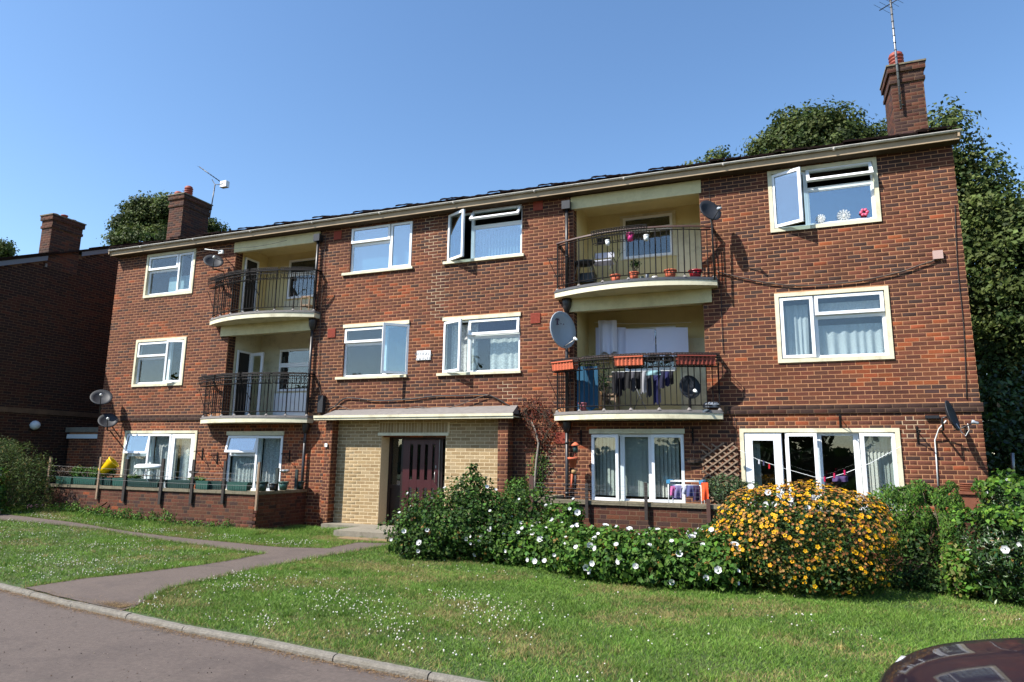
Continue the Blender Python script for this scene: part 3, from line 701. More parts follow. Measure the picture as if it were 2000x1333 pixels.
# ---------------------------------------------------------------- balconies
BAL = dict(UR=(-2.495, 1.625, 4.90, M_leadD), LR=(-2.495, 1.625, 2.36, M_lead), UL=(-11.87, 1.65, 4.90, M_lead), LL=(-11.87, 1.65, 2.36, M_lead))
def arc(k, t, dr=0.0):
    xc, hw, z, _ = BAL[k]; return Vector((xc+(hw-dr)*t, -(.22+.40*(1-t*t))+dr*(1-.3*abs(t)), 0))
RAILH = {'UR': 6.10, 'LR': 3.585, 'UL': 6.11, 'LL': 3.54}
def ring(k, dr, n=28):
    xc, hw, *_ = BAL[k]; pts = [Vector((xc-hw+dr, .05, 0))]+[arc(k, -1+2*i/n, dr) for i in range(n+1)]+[Vector((xc+hw-dr, .05, 0))]; return pts
BALOBJ = {}
for k in BAL:
    xc, hw, zb, fl = BAL[k]; n = 28
    def plate(mb, dr, z0, z1):
        P = ring(k, dr); m = len(P); mb.add([(p.x, p.y, z0) for p in P]+[(p.x, p.y, z1) for p in P], [tuple(reversed(range(m))), tuple(range(m, 2*m))]+[(i, i+1, m+i+1, m+i) for i in range(m-1)]+[(m-1, 0, m, 2*m-1)])
    mb = MB(); plate(mb, 0, zb, zb+.105); b = mb.build('balcony', M_cream, bld); BALOBJ[k] = b
    mb = MB(); plate(mb, -.012, zb+.106, zb+.135); plate(mb, .012, zb+.136, zb+.165); mb.build('flashing', fl, b)
    floor = MB(); floor.box(xc-hw+.1, xc+hw-.1, .06, 1.0, zb+.06, zb+.16); floor.build('floor', M_conc, b)
    zf = zb+.165; zr = RAILH[k]
    # posts, balusters, rails
    ir = M_iron; pts = [arc(k, -1+2*i/40, .05)+Vector((0, 0, 0)) for i in range(41)]
    full = [Vector((pts[0].x, 0, 0))]+pts+[Vector((pts[-1].x, 0, 0))]
    rl = MB(); rl.tube([p+Vector((0, 0, zf+.09)) for p in full], .011, 4); rl.tube([p+Vector((0, 0, zr-.075)) for p in full], .011, 4); rl.build('rail', ir, b)
    hr = MB(); vs = []
    for i, p in enumerate(full):
        d = (full[min(i+1, len(full)-1)]-full[max(i-1, 0)]).normalized(); nn = Vector((d.y, -d.x, 0))
        for (o_, z) in ((-.028, 0), (.028, 0), (.024, .03), (-.024, .03)): vs.append(p+nn*o_+Vector((0, 0, zr-.03+z)))
    m = len(full); hr.add(vs, [(i*4+j, i*4+(j+1) % 4, (i+1)*4+(j+1) % 4, (i+1)*4+j) for i in range(m-1) for j in range(4)]+[(3, 2, 1, 0), tuple((m-1)*4+j for j in range(4))])
    hr.build('handrail', M_rail if k[1] == 'R' else M_iron, b)
    bm_ = bpy.data.meshes.new('baluster'); q = MB().tube([(0, 0, 0), (0, 0, zr-.075-zf-.09)], .0085, 5); bm_.from_pydata(q.v, [], q.f); bm_.materials.append(ir); bm_.update()
    pm_ = bpy.data.meshes.new('post'); q = MB().box(-.011, .011, -.011, .011, 0, zr-.03-zf); q.lathe((0, 0, -.005), [(.05, 0), (.035, .02), (.018, .045), (0, .05)], 8); pm_.from_pydata(q.v, [], q.f); pm_.materials.append(ir); pm_.materials.append(M_lead)
    pm_.update()
    for i, p_ in enumerate(pm_.polygons): p_.material_index = 1 if i >= 6 else 0
    NB = 30 if k[1] == 'R' else 35
    for i in range(NB+1):
        p = arc(k, -1+2*i/NB, .05); ps = (i % 5 == 0)
        o = bpy.data.objects.new('post' if ps else 'baluster', pm_ if ps else bm_); COL.objects.link(o); o.parent = b
        o.location = p+Vector((0, 0, zf if ps else zf+.09))-org(b)
    for s in (-1, 1):
        for y in (-.14, -.06):
            o = bpy.data.objects.new('baluster', bm_); COL.objects.link(o); o.parent = b; o.location = Vector((pts[0 if s < 0 else -1].x, y, zf+.09))-org(b)
    # triangular hanging bracket on the left end
    a = pts[0]; mb = MB(); mb.tube([a+Vector((0, 0, zr-.34)), a+Vector((-.22, -.02, zr-.30)), a+Vector((0, 0, zr-.78))], .009, 5); mb.build('bracket', ir, b)
    if k[1] == 'L': a = pts[23]; mb = MB(); mb.tube([a+Vector((0, -.01, zr-.34)), a+Vector((-.16, -.14, zr-.30)), a+Vector((0, -.01, zr-.66))], .009, 5); mb.build('bracket', ir, b)
    # recess behind
    x0, x1, z0, z1 = REC[k]; dep = 1.2; mo = M_ochre if k != 'LL' else M_cream
    mb = MB(); mb.box(x0-.1, x1+.1, dep, dep+.06, z0-.02, z1+.02); mb.box(x0-.06, x0, .26, dep, z0-.02, z1+.02); mb.box(x1, x1+.06, .26, dep, z0-.02, z1+.02)
    mb.box(x0-.05, x1+.05, .03, dep, z1-.02, z1+.04); rc = mb.build('balcony_recess', mo, bld)
    for a_, b_ in ((x0-.06, x0+.001), (x1-.001, x1+.06)): MB().box(a_, b_, .026, .26, z0, z1).build('brick_return', M_mortar, rc)
    for (O, N) in (((x0+.001, .03, 0), (1, 0, 0)), ((x1-.001, .03, 0), (-1, 0, 0))):
        brick_wall(rc, O, (0, 1, 0), N, course_bricks(0, .22, z0, z1, [], 'stretcher'), lambda x, z: brick_col(x, z, .2))
    if k[0] == 'U': MB().box(x0-.05, x1+.04, -.02, .10, 6.88, 7.155).build('beam', M_beam, rc)
    if k[0] == 'L': MB().box(xc-1.43, xc+1.50, -.05, .10, 4.62, 4.899).build('beam', M_beam, rc)
    if k[0] == 'L': pass
# recess windows and doors
def simple_window(par, x0, x1, z0, z1, y, splits, name='window', surm=None, room=True):
    f = MB()
    for (u0, v0, u1, v1) in splits:
        xa, xb, za, zb = x0+u0*(x1-x0), x0+u1*(x1-x0), z0+v0*(z1-z0), z0+v1*(z1-z0)
        f.rect((xa+.001, y, za+.001), (1, 0, 0), (0, 0, 1), (0, -1, 0), xb-xa-.002, zb-za-.002, .055, .05)
    w = f.build(name, M_upvc, par)
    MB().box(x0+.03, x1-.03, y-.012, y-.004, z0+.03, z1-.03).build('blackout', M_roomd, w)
    for (u0, v0, u1, v1) in splits:
        xa, xb, za, zb = x0+u0*(x1-x0)+.05, x0+u1*(x1-x0)-.05, z0+v0*(z1-z0)+.05, z0+v1*(z1-z0)-.05
        MB().box(xa, xb, y-.03, y-.024, za, zb).build('pane', M_glass, w)
    return w
yb = 1.2
p0, p1, q0 = F(1217, 418, yb), F(1313, 418, yb), F(1219, 508, yb)
w = simple_window(bld, p0.x, p1.x, q0.z, 6.98, yb, [(0, .66, 1, 1), (0, 0, 1, .66)])
MB().rect((p0.x-.07, yb, q0.z-.02), (1, 0, 0), (0, 0, 1), (0, -1, 0), p1.x-p0.x+.14, 7.06-q0.z, .07, .03).build('surround', M_cream, w)
simple_window(bld, p0.x, p1.x, q0.z-2.54, 4.44, yb, [(0, .66, 1, 1), (0, 0, 1, .66)])
for zz in (5.07, 2.53):   # cream plank door beside it
    d_ = MB().box(-1.78, -1.20, yb-.03, yb, zz, zz+1.62).build('balcony_door', M_cream, bld)
    for i in range(4): MB().box(-1.76+.14*i, -1.635+.14*i, yb-.042, yb-.031, zz+.03, zz+1.58).build('plank', M_cream, d_)
for k, zz in (('UL', 5.07), ('LL', 2.53)):
    x0 = REC[k][0]
    # door in the left return, facing right
    f = MB(); f.rect((x0+.03, .32, zz), (0, 1, 0), (0, 0, 1), (1, 0, 0), .50, 1.78, .05, .03); dd = f.build('door_frame', M_upvc, bld)
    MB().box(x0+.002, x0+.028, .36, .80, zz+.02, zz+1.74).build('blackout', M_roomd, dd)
    a = radians(58) if k == 'LL' else radians(0)
    if k == 'LL':
        O = Vector((x0+.06, .84, zz)); U = Vector((sin(a), -cos(a)*.2, 0)).normalized()
        dl = MB().rect(O, U, (0, 0, 1), (U.y, -U.x, 0), .46, 1.76, .08, .04).build('door_leaf', M_upvc, bld)
        N = Vector((U.y, -U.x, 0)); MB().obox(O+U*.08+N*.016+Vector((0, 0, .08)), U*.30, (0, 0, 1.6), N*.006).build('pane', M_glass, dl)
    wx0 = F(568, 505, yb).x if k == 'UL' else F(549, 690, yb).x
    simple_window(bld, wx0, -10.48, zz+.75, zz+1.88 if k == 'LL' else zz+1.85, yb, [(0, .62, 1, 1), (0, 0, 1, .62)])
    pd = MB().box(wx0-.1, -10.44, yb-.03, yb, zz, zz+.70).build('door_panel', M_cream if k == 'UL' else M_upvc, bld)
    MB().box(wx0-.05, -10.5, yb-.045, yb-.031, zz+.1, zz+.6).build('panel', M_cream if k == 'UL' else M_upvc, pd)

# downpipes with hoppers
for xc, zt in ((-3.90, 7.02), (-10.36, 7.02)):
    y = -.075
    dp = MB(); dp.tube([(xc, y, .1), (xc, y, 2.35)], .036, 10); dp.tube([(xc, y, 2.54), (xc, y, 4.60)], .036, 10); dp.tube([(xc, y, 5.08), (xc, y, zt-.1)], .036, 10)
    dp.tube([(xc, y, 2.30), (xc, y, 2.56)], .03, 8); dp.tube([(xc, y, 4.6), (xc, y, 5.1)], .03, 8)
    for z in (.9, 1.9, 3.4, 5.8): dp.tube([(xc, y, z), (xc, y, z+.05)], .044, 10)
    d = dp.build('downpipe', M_blackpipe, bld)
    MB().obox((xc-.09, -.16, zt-.16), (.18, 0, 0), (0, .16, 0), (0, 0, .18)).build('hopper', M_blackpipe, d)
    MB().lathe((xc, y, 4.60), [(.04, 0), (.09, .12), (.105, .22), (.105, .29), (0, .29)], 14).build('hopper', M_blackpipe, d)
    MB().lathe((xc, y, 2.12), [(.04, 0), (.08, .1), (.09, .2), (.09, .235), (0, .235)], 14).build('hopper', M_blackpipe, d)
# air bricks
for (px, py) in ((648, 651), (1046, 622), (1095, 856), (1051, 402), (660, 460)):
    p = F(px, py); vb = MB(); vb.box(p.x-.11, p.x+.11, -.010, .0, p.z-.11, p.z+.11)
    for i in range(8):
        vb.box(p.x-.105+.0275*i-.003, p.x-.105+.0275*i+.005, -.018, -.010, p.z-.11, p.z+.11)
        vb.box(p.x-.108, p.x+.108, -.0165, -.010, p.z-.105+.0275*i-.003, p.z-.105+.0275*i+.005)
    vb.build('air_brick', M_vent, bld)

# ---------------------------------------------------------------- entrance porch
py0 = -.30; xa, xb = -9.62, -5.10
porch = MB().box(xa, -9.44, py0+.012, .004, -.1, 2.43).build('porch_pier', M_mortar, bld); porch2 = MB().box(-5.32, xb, py0+.012, .004, -.1, 2.43).build('porch_pier', M_mortar, bld)
for (a, b) in ((xa, -9.44), (-5.32, xb)):
    brick_wall(porch, (0, py0+.012, 0), (1, 0, 0), (0, -1, 0), course_bricks(a, b, .02, 2.43, [], 'flemish', uoff=.08), col_lo, joined='pier_brickwork')
    brick_wall(porch, (b if b < -9 else a, py0+.012, 0), (0, 1, 0), (1, 0, 0) if b < -9 else (-1, 0, 0), course_bricks(.01, .24, .02, 2.43, [], 'stretcher'), col_lo, joined='pier_brickwork')
brick_wall(porch2, (xb, py0+.012, 0), (0, 1, 0), (1, 0, 0), course_bricks(.01, .29, .02, 2.43, [], 'stretcher'), col_lo, joined='pier_brickwork')
yf = -.06; DH = (-8.26, -6.64, .0, 2.07)
bf = MB(); wall_sheet(bf, (0, yf+.006, 0), (1, 0, 0), (0, -1, 0), -9.44, -5.32, -.1, 2.43, [(*DH, .34)], mi=0, rmi=0)
bfo = bf.build('buff_wall', M_buffmort, bld)
fb = course_bricks(-9.44, -5.32, .02, 2.07, [DH], 'stretcher', uoff=.02)
fb2 = course_bricks(-9.44, -5.32, 2.07, 2.43, [(-8.34, -6.56, 2.07, 2.43)], 'stretcher', uoff=.02)
sol = [(-8.335+.0752*i+.004, -8.335+.0752*(i+1)-.004, 2.13, 2.35) for i in range(23)]+[(-8.335+.225*i+.005, -8.335+.225*(i+1)-.005, 2.36, 2.43) for i in range(8)]
M_buff = mat('buff_brick', (1, 1, 1), .85, var=.14, vscale=40, bump=.7, bscale=120, source='attr', spec=.2)
M_buff1 = mat('buff_brick_single', (1, 1, 1), .85, var=.14, vscale=40, bump=.7, bscale=120, source='object', spec=.2)
brick_wall(bfo, (0, yf+.006, 0), (1, 0, 0), (0, -1, 0), fb+sol, buff_col, lambda b: -b[0]*.2-b[2]*.02, 300, joined='buff_brickwork', single='buff_brick', d=.002, ms=M_buff1, mj=M_buff)
brick_wall(bfo, (0, yf+.006, 0), (1, 0, 0), (0, -1, 0), fb2, buff_col, joined='buff_brickwork', d=.002, mj=M_buff)
MB().box(-8.34, -6.56, yf-.035, .02, 2.065, 2.125).build('lintel', M_cream, bfo)
# canopy
cx0, cx1 = -9.86, -4.93
c_ = MB(); yl = -.44
c_.box(cx0, cx1, yl+.03, 0, 2.435, 2.455)
canopy = c_.build('canopy', M_cream, bld)
c_ = MB(); c_.box(cx0, cx1, yl, yl+.028, 2.405, 2.445); c_.box(cx0, cx1, yl-.02, yl+.028, 2.452, 2.505); c_.build('canopy_edge', M_cream, canopy)
c_ = MB(); a, b = cx0+.22, cx1-.02
c_.add([(a, yl+.0, 2.506), (b, yl+.0, 2.506), (b-.05, -.004, 2.70), (a+.05, -.004, 2.66), (a, -.004, 2.506), (b, -.004, 2.506)], [(0, 1, 2, 3), (0, 3, 4), (1, 5, 2), (0, 4, 5, 1)]); c_.build('canopy_roof', M_lead, canopy)
# door set in the recess
yd = .30; z0 = .12
fr = MB(); fr.rect((DH[0], yd+.06, z0), (1, 0, 0), (0, 0, 1), (0, -1, 0), DH[1]-DH[0], DH[3]-z0, .07, .08); fr.box(-7.93, -7.87, yd-.02, yd+.06, z0+.07, 2.0); fr.box(-6.95, -6.88, yd-.02, yd+.06, z0+.07, 2.0)
fr.box(DH[0]+.07, -7.93, yd-.02, yd+.06, .90, .97)
door = fr.build('entrance_door', M_brownpaint, bld)
MB().box(DH[0]+.06, -7.93, yd+.01, yd+.03, z0+.06, .90).build('lower_panel', M_brownpaint, door)
MB().box(DH[0]+.07, -7.93, yd+.01, yd+.02, .97, 2.0).build('sidelight', M_glass, door)
MB().box(-6.88, DH[1]-.07, yd+.01, yd+.02, z0+.07, 2.0).build('sidelight', M_glass, door)
lf = MB(); x0, x1 = -7.86, -6.96; zt = 1.99; yy = yd-.01
cols_ = [x0, x0+.17, x0+.25, x0+.36, x0+.44, x0+.55, x0+.63, x0+.74, x0+.80, x1]
for i in range(0, 9, 2): lf.box(cols_[i]+.0005, cols_[i+1]-.0005, yy-.045, yy, z0+.08, zt)
for (za, zb) in ((z0+.08, z0+.2), (.93, 1.10), (1.88, zt)):
    for i in range(1, 9, 2): lf.box(cols_[i], cols_[i+1], yy-.043, yy-.002, za, zb)
leaf = lf.build('door_leaf', M_maroon, door)
for i in range(1, 9, 2):
    for (za, zb) in ((z0+.2, .93), (1.10, 1.88)): MB().box(cols_[i], cols_[i+1], yy-.028, yy-.02, za, zb).build('pane', M_glass, leaf)
MB().tube([(x1-.06, yy-.05, 1.05), (x1-.06, yy-.09, 1.05), (x1-.06, yy-.09, 1.28), (x1-.06, yy-.05, 1.28)], .009, 6).build('door_handle', M_galv, leaf)
MB().box(x1-.075, x1-.045, yy-.055, yy-.045, 1.36, 1.42).build('lock', M_galv, leaf)
MB().box(x1+.005, x1+.02, yd-.05, yd-.02, z0+.08, zt).build('edge_strip', M_galv, door)
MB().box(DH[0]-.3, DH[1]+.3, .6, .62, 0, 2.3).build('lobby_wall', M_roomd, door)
# threshold slab and step
hb = hgt(-7.5, -1)
MB().box(-9.46, -5.1, -.46, -.055, -.1, .115).build('threshold', M_conc, bld)
st = MB().box(-8.35, -6.3, -1.52, -.462, -.1, .13).build('doorstep', M_conc, bld)
mt = MB().box(-8.05, -6.9, -1.83, -1.55, .008, .028).build('doormat', mat('straw_mat', lin(150, 124, 90), .9, var=.2, vscale=40, bump=.4)); tag(mt, 'worn straw coloured board lying on the path below the entrance step', 'mat')

# ---------------------------------------------------------------- low extension at far left
ext = thing('brick_outhouse', 'low flat roofed brick outhouse with a white board, wedged between the two buildings', 'outhouse', (-18.7, .5, 0))
we = MB().box(-19.30, -17.5, .506, 3.4, -.2, 2.25).build('wall', M_mortar, ext)
brick_wall(we, (0, .506, 0), (1, 0, 0), (0, -1, 0), course_bricks(-19.30, -17.5, .2, 2.0, [], 'stretcher'), lambda x, z: brick_col(x, z, -.1), None, 0)
MB().box(-19.40, -17.5, .44, 3.5, 2.18, 2.32).build('roof_edge', M_conc, ext); MB().box(-19.34, -17.5, .455, .50, 2.0, 2.12).build('fascia_board', M_white, ext)

# ================================================================== NEIGHBOURING HOUSE
XN = -19.5; nb = thing('neighbouring_house', 'shaded brick end wall of the next block with chimney, at far left', 'house', (-23, 2, 0))
YF, YK = -2.3, 9.0; vz = lambda y: 6.70+(y+1.79)*.422
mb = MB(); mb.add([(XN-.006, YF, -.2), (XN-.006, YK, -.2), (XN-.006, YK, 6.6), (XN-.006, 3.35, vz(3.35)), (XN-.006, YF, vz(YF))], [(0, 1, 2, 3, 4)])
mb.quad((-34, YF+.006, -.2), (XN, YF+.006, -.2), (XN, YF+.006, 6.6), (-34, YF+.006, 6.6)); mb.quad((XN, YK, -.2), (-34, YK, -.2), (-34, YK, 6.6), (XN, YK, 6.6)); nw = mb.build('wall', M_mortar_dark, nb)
def band_hole(): return []
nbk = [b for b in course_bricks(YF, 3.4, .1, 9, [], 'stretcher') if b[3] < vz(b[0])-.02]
brick_wall(nw, (XN-.006, 0, 0), (0, 1, 0), (1, 0, 0), nbk, lambda x, z: brick_col(x+80, z, .5, .52))  # end wall bricks coloured darker than the front, deepening its shade
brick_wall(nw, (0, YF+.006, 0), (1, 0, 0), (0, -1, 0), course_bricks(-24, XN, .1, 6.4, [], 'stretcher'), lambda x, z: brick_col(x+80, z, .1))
MB().box(XN-.01, XN+.03, YF, 3.3, 2.66, 2.80).build('string_course', M_mortar_dark, nb)
sn = Vector((0, 1, .422)).normalized(); Ln = (3.35-YF+.25)/sn.y
rr = MB(); O = Vector((-34, YF-.25, vz(YF-.25)+.10)); rr.obox(O, (34+XN+.12, 0, 0), sn*Ln, (0, 0, .05)); 
O2 = Vector((-34, 3.35, vz(3.35)+.10)); s2 = Vector((0, sn.y, -sn.z)); rr.obox(O2, (34+XN+.12, 0, 0), s2*Ln, (0, 0, .05)); nr = rr.build('roof', M_tile, nb)
M_blueg = mat('blue_grey_board', lin(130, 138, 150), .6)
MB().obox((XN+.05, YF-.25, vz(YF-.25)-.06), (.03, 0, 0), sn*((-.72-YF+.25)/sn.y), (0, 0, .14)).build('barge_board', M_blueg, nb)
MB().obox((XN+.05, .26, vz(.26)-.06), (.03, 0, 0), sn*((3.35-.26)/sn.y), (0, 0, .14)).build('barge_board', M_blueg, nb)
for j in range(16):
    p = Vector((XN+.02, YF-.2, vz(YF-.2)+.15))+sn*(.36*j)
    if -.75 < p.y < .25: continue
    MB().obox(p, (.14, 0, 0), sn*.38, (0, 0, .035)).build('verge_tile', M_tile, nr)
chimney(nb, XN-.44, XN, -.68, .22, 6.9, 8.50, [(XN-.22, -.5, .1, .09, 'pot'), (XN-.22, -.22, .16, .09, 'pot'), (XN-.22, .05, .1, .09, 'pot')], dark=.3)
lp = thing('globe_lamp', 'white glass globe lamp on the dark end wall at far left', 'lamp', (XN, -.45, 2.35))
MB().lathe((XN+.10, -.45, 2.21), [(0, 0), (.06, .015), (.11, .06), (.135, .13), (.11, .2), (.06, .245), (0, .26)], 16).build('globe', mat('opal_globe', lin(214, 222, 224, .9), .25), lp)
MB().tube([(XN, -.45, 2.2), (XN+.1, -.45, 2.22)], .03, 8).build('bracket', M_black, lp)

# ================================================================== GARDEN WALLS
def garden_wall(name, label, segs, zt, cop_z=.07, cap=True, nsing=300):
    x0, y0 = segs[0]; t = thing(name, label, 'wall', (x0, y0, 0)); left = nsing
    allb = []
    for (xa, ya), (xb, yb) in zip(segs, segs[1:]):
        U = Vector((xb-xa, yb-ya, 0)); Ln = U.length; U.normalize(); N = Vector((U.y, -U.x, 0))
        core = MB().obox(Vector((xa, ya, -.1)), U*Ln, Vector((0, 0, zt-.07+.1)), -N*.10).build('wall_core', M_mortar_dark, t)
        bs = course_bricks(0, Ln, .0, zt-.08, [], 'flemish', uoff=.03)
        k = min(left, len(bs)); left -= k
        if k: brick_wall(core, (xa, ya, 0), U, N, bs, lambda x, z: brick_col(x+xa, z, .12, grime_shade=.12), lambda b: -b[2], k)
        if k < len(bs): brick_wall(core, (xa, ya, 0), U, N, sorted(bs, key=lambda b: -b[2])[k:], lambda x, z: brick_col(x+xa, z, .12, grime_shade=.12))
        # coping slabs
        n = max(1, round(Ln/.92)); w = Ln/n
        for i in range(n):
            MB().obox(Vector((xa, ya, zt-.065))+U*(w*i+.004)+N*.035, U*(w-.008), Vector((0, 0, .062+random.uniform(-.004, .004))), -N*.18).build('coping_stone', M_cop, t)
    return t
gwl = garden_wall('garden_wall', 'low brick garden wall with concrete coping, lined with green troughs, at left', [(-16.95, -1.6), (-10.27, -1.6), (-10.27, -.02)], .83)
gwr = garden_wall('garden_wall', 'low brick garden wall behind the white flowered hedge, at right', [(-4.12, -.02), (-4.12, -1.6), (2.9, -1.6), (2.9, -.02)], .90)
# posts of the wire fences fixed to the walls
def post(px, pt, pb, y, label, m, w=.05, lean=0, cat='fence post', grp=None, py0=None):
    a, b = F(px, pt, y), F(px+lean, pb, y)
    t = MB().obox((a.x-w/2, y-.02, b.z), (w, 0, 0), Vector((0, 0, a.z-b.z)), (0, .04, 0)).build('fence_post', m); tag(t, label, cat, grp); return t
GL = 'fence posts on the left garden wall'; GR = 'fence posts on the right garden wall'
for px, pt, pb, m, w, lb in ((100, 893, 960, M_wood, .06, 'pale wooden fence post at the left end of the left garden wall'),
    (198, 893, 976, M_wood, .05, 'wooden fence post just left of the yellow bucket'),
    (249, 897, 980, M_darkwood, .075, 'dark fence post just right of the yellow bucket'),
    (320, 896, 986, M_darkwood, .07, 'dark fence post right of the upturned white chair'),
    (380, 898, 984, M_darkwood, .07, 'dark fence post left of the pale green trough'),
    (441, 901, 984, M_darkwood, .065, 'dark fence post between two green troughs'),
    (507, 903, 998, M_wood, .05, 'fence post at the corner of the left garden wall'),):
    post(px, pt, pb, -1.64, lb, m, w, grp=GL)
for y, pt, lb in ((-1.0, 904, 'green painted fence post standing on the return of the left wall, nearer the lawn'), (-.35, 906, 'dark fence post standing on the return of the left wall, nearest the flats')):
    p = F(573, 960, y); a = Vector((-10.30, y, .80)); zt = 1.32 if y < -.9 else 1.28
    tag(MB().box(-10.34, -10.27, y-.02, y+.02, .4, zt).build('fence_post', M_greenwood), lb, 'fence post', GL)
for px, pt, pb, lb, m, w in ((1038, 930, 1010, 'rusty leaning fence post at the corner of the right garden wall', M_rail, .08), (1146, 944, 1012, 'wooden fence post left of the three light window', M_darkwood, .05), (1261, 943, 1016, 'wooden fence post in front of the three light window', M_darkwood, .05), (1383, 975, 1030, 'brown fence post beside the orange towel', M_rail, .06)):
    post(px, pt, pb, -1.665 if px > 1100 else -1.68, lb, m, w, grp=GR)
def wire(pts, r, m, name, label, cat, parent=None):
    o = MB().tube(pts, r, 5).build(name, m, parent)
    if label: tag(o, label, cat)
    return o
def sag(a, b, s, n=10): a, b = Vector(a), Vector(b); return [a+(b-a)*(i/n)+Vector((0, 0, -s*4*(i/n)*(1-i/n))) for i in range(n+1)]
wf = thing('wire_fence', 'thin galvanised wire strung between the posts of the left garden wall', 'wire fence', (-14, -1.66, .9))
for z in (.95, 1.08, 1.2): MB().tube(sag((-16.9, -1.667, z+.08), (-10.33, -1.667, z), .03, 16), .0022, 4).build('wire', M_galv, wf)
wf = thing('wire_fence', 'thin wire mesh strung between the posts of the right garden wall', 'wire fence', (-2.5, -1.7, .9))
for z in (.97, 1.04, 1.11, 1.18): MB().tube(sag((-4.1, -1.69, z), (-1.1, -1.69, z-.02), .01), .0016, 4).build('wire', M_galv, wf)
# leaning stick shadow caster at the left wall
tag(MB().obox(F(205, 985, -1.66), Vector((-.42, -.22, -.36)), Vector((.05, 0, .05)), (0, .025, 0)).build('plank', M_darkwood), 'dark plank leaning from the fence post down to the grass', 'plank')

# ---------------------------------------------------------------- troughs, pots
def trough(px0, px1, py, y, label, m=None, h=.18, d=.16, grp='green troughs along the left garden wall', z=None, soil=True, cat='planter trough'):
    a, b = F(px0, py, y), F(px1, py, y); z = z if z is not None else .835; t = thing('planter_trough', label, cat, ((a.x+b.x)/2, y, z), grp)
    w = b.x-a.x; m = m or M_green; mb = MB(); cx = (a.x+b.x)/2
    for (wf_, d_, z0, z1) in ((.0, 0, 0, 0),): pass
    P = lambda k, zz: [(cx-w/2*k, y-d/2*k, zz), (cx+w/2*k, y-d/2*k, zz), (cx+w/2*k, y+d/2*k, zz), (cx-w/2*k, y+d/2*k, zz)]
    vs = P(.86, z)+P(.97, z+h-.03)+P(.89, z+h-.03)+P(.80, z+.03)
    mb.add(vs, [(3, 2, 1, 0)]+[(i, (i+1) % 4, 4+(i+1) % 4, 4+i) for i in range(4)]+[(4+i, 4+(i+1) % 4, 8+(i+1) % 4, 8+i) for i in range(4)]+[(8+i, 8+(i+1) % 4, 12+(i+1) % 4, 12+i) for i in range(4)])
    n = max(3, int(w/.07))
    for i in range(n+1): x = cx-w/2*.9+w*.9*i/n; mb.box(x-.006, x+.006, y-d/2*.97, y-d/2*.87, z+.01, z+h-.032)
    mb.build('body', m, t)
    r = MB(); r.box(cx-w/2, cx+w/2, y-d/2, y-d/2+.018, z+h-.028, z+h); r.box(cx-w/2, cx+w/2, y+d/2-.018, y+d/2, z+h-.028, z+h); r.box(cx-w/2, cx-w/2+.018, y-d/2+.018, y+d/2-.018, z+h-.028, z+h); r.box(cx+w/2-.018, cx+w/2, y-d/2+.018, y+d/2-.018, z+h-.028, z+h); r.build('rim', m, t)
    if soil: MB().box(cx-w/2*.9, cx+w/2*.9, y-d/2*.86, y+d/2*.86, z+h-.06, z+h-.04).build('soil', M_soil, t)
    return t
yt = -1.50
trough(114, 145, 940, yt, 'green trough at the left end of the left wall, brown stems above it')
trough(147, 193, 940, yt, 'green trough second from the left end, below the leafy plants')
trough(200, 222, 945, yt, 'small green trough behind the post, left of the yellow bucket', M_greenD)
trough(224, 247, 945, yt, 'small green trough under the yellow bucket')
trough(250, 316, 946, yt-.05, 'long dark green trough under the upturned white chair', M_greenD)
trough(326, 377, 946, yt, 'long dull green trough between the white chair and the dark post', M_greenD)
trough(386, 411, 948, yt-.04, 'pale green trough with a notched foot, left of centre of the wall')
trough(412, 438, 948, yt+.03, 'dark ribbed green trough squeezed behind the pale one', M_greenD)
trough(447, 488, 952, yt-.04, 'bright green trough near the right corner of the left wall')
def pot(x, y, z, r, h, m, label, grp=None, cat='plant pot', n=16, soil=True, rim=.012, name='plant_pot'):
    t = thing(name, label, cat, (x, y, z), grp)
    MB().lathe((x, y, z), [(r*.7, 0), (r*.95, h*.86), (r*.86, h*.86), (r*.82, h*.8), (0, h*.8)], n).build('body', m, t)
    MB().lathe((x, y, z), [(r*.95, h*.84), (r*1.05, h*.84), (r*1.05, h), (r*.92, h), (r*.92, h*.84)], n).build('rim', m, t)
    return t
p = F(512, 940, -1.45); pot(p.x, -1.45, .835, .13, .20, M_greenD, 'round ribbed green pot at the corner of the left garden wall')
pot(F(541, 940, -1.0).x-.02, -1.1, .835, .085, .15, M_black, 'small black flower pot on the return of the left wall')
pot(-10.33, -.75, .835, .11, .18, M_green, 'green pot on the return of the left wall between the two posts')
pot(-10.33, -.2, .835, .11, .17, M_greenD, 'dark green pot on the return of the left wall next to the flats')
# yellow bucket, lying tilted on the wall
b = thing('bucket', 'bright yellow plastic bucket tipped over on the left garden wall', 'bucket', F(212, 905, -1.5))
o = F(210, 912, -1.5); ax = Vector((.62, .42, .66)).normalized()
MB().lathe(o-ax*.17, [(0, 0), (.10, 0), (.105, .01), (.15, .33), (.165, .33), (.165, .35), (.142, .35), (.095, .03), (0, .03)], 20, axis=ax).build('body', M_yellow, b)
# upturned white garden chair
t = thing('garden_chair', 'folded white garden chair lying upside down on the green trough', 'chair', F(290, 935, -1.6))
c = F(290, 914, -1.62)
MB().lathe((c.x, c.y, c.z-.03), [(0, 0), (.34, .0), (.38, .03), (.38, .07), (.30, .11), (0, .12)], 20, scale=(1, .55)).build('seat', M_white, t)
for dx0, dx1, dz in ((-.22, -.40, -.16), (-.05, .10, -.32), (.1, .28, -.14), (.2, -.1, -.15)):
    MB().tube([c+Vector((dx0, -.05, 0)), c+Vector(((dx0+dx1)/2, -.08, dz*.6)), c+Vector((dx1, -.05, dz))], .011, 6).build('leg', M_white, t)
